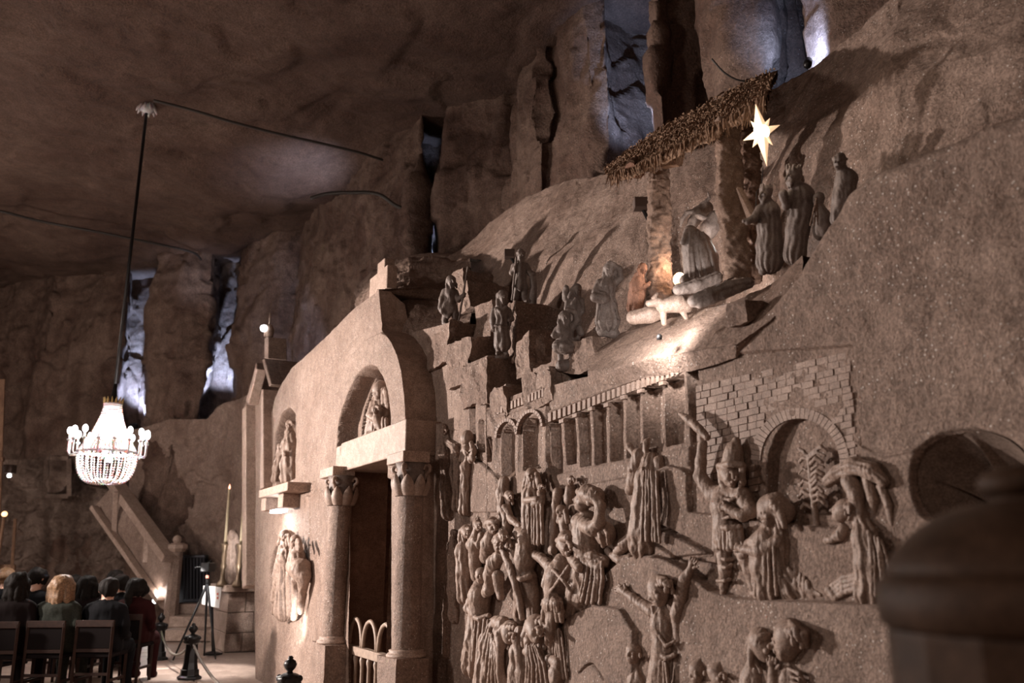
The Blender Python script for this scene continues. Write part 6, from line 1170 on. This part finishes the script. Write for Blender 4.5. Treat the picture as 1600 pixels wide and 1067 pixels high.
# ================================================================== SEATED LISTENERS AND CHAIRS
M['chair_wood'] = plain('dark_red_wood', (.020, .008, .005), .55, spec=.2, noise=.3); M['chair_dark'] = plain('dark_upholstery', (.007, .005, .005), .9, spec=.06)
M['hair_dark'] = plain('dark_hair', (.006, .004, .003), .7, spec=.12, noise=.5, nscale=60, bump=.4); M['hair_blond'] = plain('blonde_hair', (.15, .085, .045), .5, spec=.3, noise=.5, nscale=60, bump=.4); M['skin'] = plain('skin', (.42, .235, .165), .55)
M['suit'] = plain('black_suit', (.006, .006, .007), .9, spec=.08); M['green'] = plain('grey_green_jacket', (.026, .028, .023), .9, spec=.1, noise=.25, nscale=50); M['dress'] = plain('dark_wine_dress', (.022, .005, .005), .9, spec=.08); M['shirt'] = plain('white_shirt', (.6, .58, .56), .7); M['brown_cloth'] = plain('dark_brown_cloth', (.009, .006, .006), .9, spec=.08)
class SculptW(Sculpt):
    """local frame in centimetres: u to the right, v downwards from the floor (negative = up), o towards the viewer"""
    def __init__(s, loc): s.X = s.D = None; s.ops = []; s.heads = []; s.fold = .5; s.s = .01; s.loc = np.array(loc, float); s.out = -_H; s.e1 = _RT; s.at = None
    def P(s, u, v, o=0): return s.loc + _RT * u * .01 - _H * o * .01 + np.array((0, 0, -v * .01))
def make_chair(loc, lab):
    t = empty('wooden_chair', loc, lab, 'chair', 'chairs of the listeners'); L_ = lambda x, y, z: np.array(loc) + _RT * x + _H * y + np.array((0, 0, z))
    for sx in (-1, 1):
        wbox('back_post', L_(.20 * sx, -.24, .0), L_(.20 * sx, -.26, .80), .032, .032, M['chair_wood'], t, .003, up=(1, 0, .01)); wbox('leg', L_(.19 * sx, .18, .0), L_(.19 * sx, .18, .43), .034, .034, M['chair_wood'], t, .003, up=(1, 0, .01)); wbox('side_stretcher', L_(.195 * sx, -.23, .18), L_(.19 * sx, .17, .18), .02, .03, M['chair_wood'], t, .002)
    wbox('top_rail', L_(-.215, -.262, .785), L_(.215, -.262, .785), .03, .075, M['chair_wood'], t, .006); wbox('lower_rail', L_(-.19, -.25, .50), L_(.19, -.25, .50), .02, .04, M['chair_wood'], t, .003)
    wbox('back_panel', L_(-.185, -.255, .64), L_(.185, -.255, .64), .014, .24, M['chair_dark'], t, .004); wbox('seat', L_(-.205, -.02, .445), L_(.205, -.02, .445), .44, .045, M['chair_dark'], t, .01); wbox('rear_stretcher', L_(-.19, -.24, .25), L_(.19, -.24, .25), .02, .03, M['chair_wood'], t, .002)
def sitter(u_, D_, vt_, cloth, hair, hk, lab, sc=1., collar=None, turn=0., chairlab=''):
    g = pd(u_, 950, D_); s_ = D_ / FPX; ztop = 1.5 - (vt_ - 871) * s_ * 1.02; hgt = (ztop - 1.33) * 100; loc = (float(g[0]), float(g[1]), 0.); t = empty('person', loc, lab, 'person'); H = hgt * .6; fx = math.sin(turn); ff_ = (fx, -math.cos(turn))
    f = SculptW(loc); f.head(0, -(119 + hgt), 2, 12, ff_, hair=None, tilt=0); f.chain([(0, -(110 + hgt), 3, 5.5), (0, -(100 + H), 4, 6)], 3)
    f.chain([(0, -98 - H, 4, 9), (0, -80, 4, 10), (0, -56, 2, 12)], 5); [f.chain([(15 * a, -62, -28, 3.4), (9 * a, -60, -36, 3)], 2) for a in (-1, 1)]; [f.hand((8 * a, -60, -37), (-.3 * a, 0, -1), 2.6) for a in (-1, 1)]; f.build('body', M['skin'], parent=t, vox=1.5)
    f = SculptW(loc); f.chain([(0, -(101 + H), 4, 8), (0, -(96 + H), 5, 12)], 4); f.chain([(-15, -(96 + H), 4, 7.5), (15, -(96 + H), 4, 7.5)], 4)
    for x in (-7, 7): f.chain([(x, -(93 + H), 4, 10.5), (x, -78, 4, 10.5), (x, -58, 2, 12), (x, -52, 0, 12)], 6)
    for a in (-1, 1):
        f.chain([(19 * a, -(94 + H), 3, 6.5), (23 * a, -78 - H * .6, 4, 5.6), (22 * a, -66, 0, 5), (16 * a, -62, -24, 4.2)], 3); f.chain([(9 * a, -52, 0, 10), (11 * a, -50, -36, 8), (11 * a, -47, -42, 7)], 4); f.chain([(11 * a, -46, -43, 7), (11 * a, -10, -44, 5), (11 * a, -4, -46, 5), (11 * a, -3, -56, 3.5)], 3)
    f.build('clothing', cloth, parent=t, vox=1.6)
    if collar: f = SculptW(loc); [f.chain([(6.6 * math.cos(w), -(103.5 + H * .9), 3 + 6.2 * math.sin(w), 1.5), (6.6 * math.cos(w + .6), -(103.5 + H * .9), 3 + 6.2 * math.sin(w + .6), 1.5)], 1) for w in np.arange(0, 6.3, .6)]; f.build('collar', collar, parent=t, vox=1.)
    f = SculptW(loc); h0 = 119 + hgt; q = lambda a, b, d: (12 * (a * math.cos(turn) + d * fx), -(h0 + 12 * b), 2 + 12 * (a * fx * -0 - d * math.cos(turn)))
    c_ = q(0, .28, -.18); f.ball(*c_, 10.6, 10.8, 11, 3)
    for k in range(9):
        a_ = -1.9 + 3.8 * k / 8; x_, d_ = math.sin(a_) * .80, -math.cos(a_) * .78; 
        if hk == 'long': f.chain([(*q(x_ * .7, .75, d_ * .6), 3), (*q(x_, .1, d_), 3.4), (*q(x_ * 1.05, -.9, d_ * 1.0), 3.4), (*q(x_ * 1.1, -2.0 + .15 * math.sin(k * 3), d_ * .9), 2.4)], 1.2)
        elif hk == 'tail': f.chain([(*q(x_ * .7, .75, d_ * .6), 3), (*q(x_, .1, d_), 3), (*q(x_ * .5, -.5, d_), 2.5)], 1.2)
        else: f.chain([(*q(x_ * .7, .75, d_ * .6), 2.6), (*q(x_, .2, d_), 2.6), (*q(x_ * .9, -.45, d_ * .86), 1.8)], 1.4)
    if hk == 'tail': f.chain([(*q(0, .1, -.95), 3), (*q(0, -.6, -1.25), 4), (*q(.02, -2.2, -.9), 3.4), (*q(.05, -3.6, -.8), 1.6)], 1.5)
    if hk == 'bun': f.ball(*q(0, .2, -1.1), 5, 5, 5, 2)
    f.fold = .9; f.build('hair', hair, parent=t, vox=1.1)
    make_chair((loc[0], loc[1], 0.), chairlab)
sitter(24, 9.7, 893, M['brown_cloth'], M['hair_dark'], 'long', 'woman with very long dark hair in dark clothes seated in the front row', chairlab='dark wooden chair under the woman with very long dark hair')
sitter(94, 9.8, 897, M['green'], M['hair_blond'], 'long', 'blonde woman with long hair in a grey green jacket seated with her back turned', chairlab='dark wooden chair under the blonde woman in the jacket')
sitter(168, 9.9, 901, M['suit'], M['hair_dark'], 'short', 'man in a black suit with a white collar seated in front of the ponytailed woman', collar=M['shirt'], turn=-.5, chairlab='dark wooden chair under the man with the white collar')
sitter(211, 10.9, 902, M['dress'], M['hair_dark'], 'tail', 'woman with a dark ponytail in a dark red dress seated at the aisle', turn=.2, chairlab='dark wooden chair under the woman with the ponytail')
sitter(54, 11.2, 886, M['suit'], M['hair_dark'], 'short', 'man with thick dark hair in black seated ahead of the long haired woman', turn=.4, chairlab='dark wooden chair under the man with thick dark hair')
sitter(134, 11.1, 898, M['brown_cloth'], M['hair_dark'], 'long', 'woman with dark shoulder length hair seated just ahead of the blonde woman', chairlab='dark wooden chair under the woman with dark shoulder length hair')
sitter(186, 11.9, 896, M['suit'], M['hair_dark'], 'short', 'dark haired man seated one row ahead of the man with the white collar', turn=-.3, collar=M['shirt'], chairlab='dark wooden chair under the dark haired man one row ahead')
sitter(5, 12.2, 886, M['suit'], M['hair_blond'], 'bun', 'person with light brown hair in a bun at the edge of the rows', chairlab='dark wooden chair under the person with the light brown bun')
sitter(116, 12.3, 897, M['suit'], M['hair_dark'], 'short', 'short haired man with a white collar seen just past the blonde woman', collar=M['shirt'], turn=.5, chairlab='dark wooden chair hidden past the blonde woman')
sitter(177, 13.0, 889, M['brown_cloth'], M['hair_dark'], 'bun', 'dark haired person with a bun in the furthest visible row', chairlab='dark wooden chair in the furthest visible row')

# ================================================================== NEAR POST, OUT OF FOCUS
np_ = empty('stone_newel', (*pd(1614, 900, 1.12)[:2], 0), 'large dark round topped newel post standing close to the viewer, out of focus', 'post'); M['near'] = rock_mat('dark_polished_newel', (.045, .025, .015), (.085, .05, .033), scale=6, bump=.1, rough=.6, spec=.18)
def nprof(name, prof, n=12, sm=False, seg=None):
    mb = MB(); D_ = 1.12; b_ = pd(1614, 871, D_); s_ = D_ / FPX; pr = [(r_ * s_, 1.5 - (v_ - 871) * s_ * 1.03) for r_, v_ in prof]; mb.lathe((b_[0], b_[1], 0), pr, n, rot=.2); return mb.build(name, M['near'], np_, sm, bevel=0)
nprof('shaft', [(226, 2600), (223, 985), (220, 975)], 16); nprof('moulding', [(220, 977), (232, 968), (236, 940), (234, 912), (222, 900)], 32, True); nprof('dome', [(220, 902), (214, 880), (194, 855), (166, 830), (132, 808), (92, 793), (60, 788)], 32, True)
nprof('neck', [(62, 790), (50, 784), (50, 778)], 24, True); nprof('knob', [(50, 779), (62, 772), (66, 758), (56, 744), (32, 734), (5, 730)], 24, True)
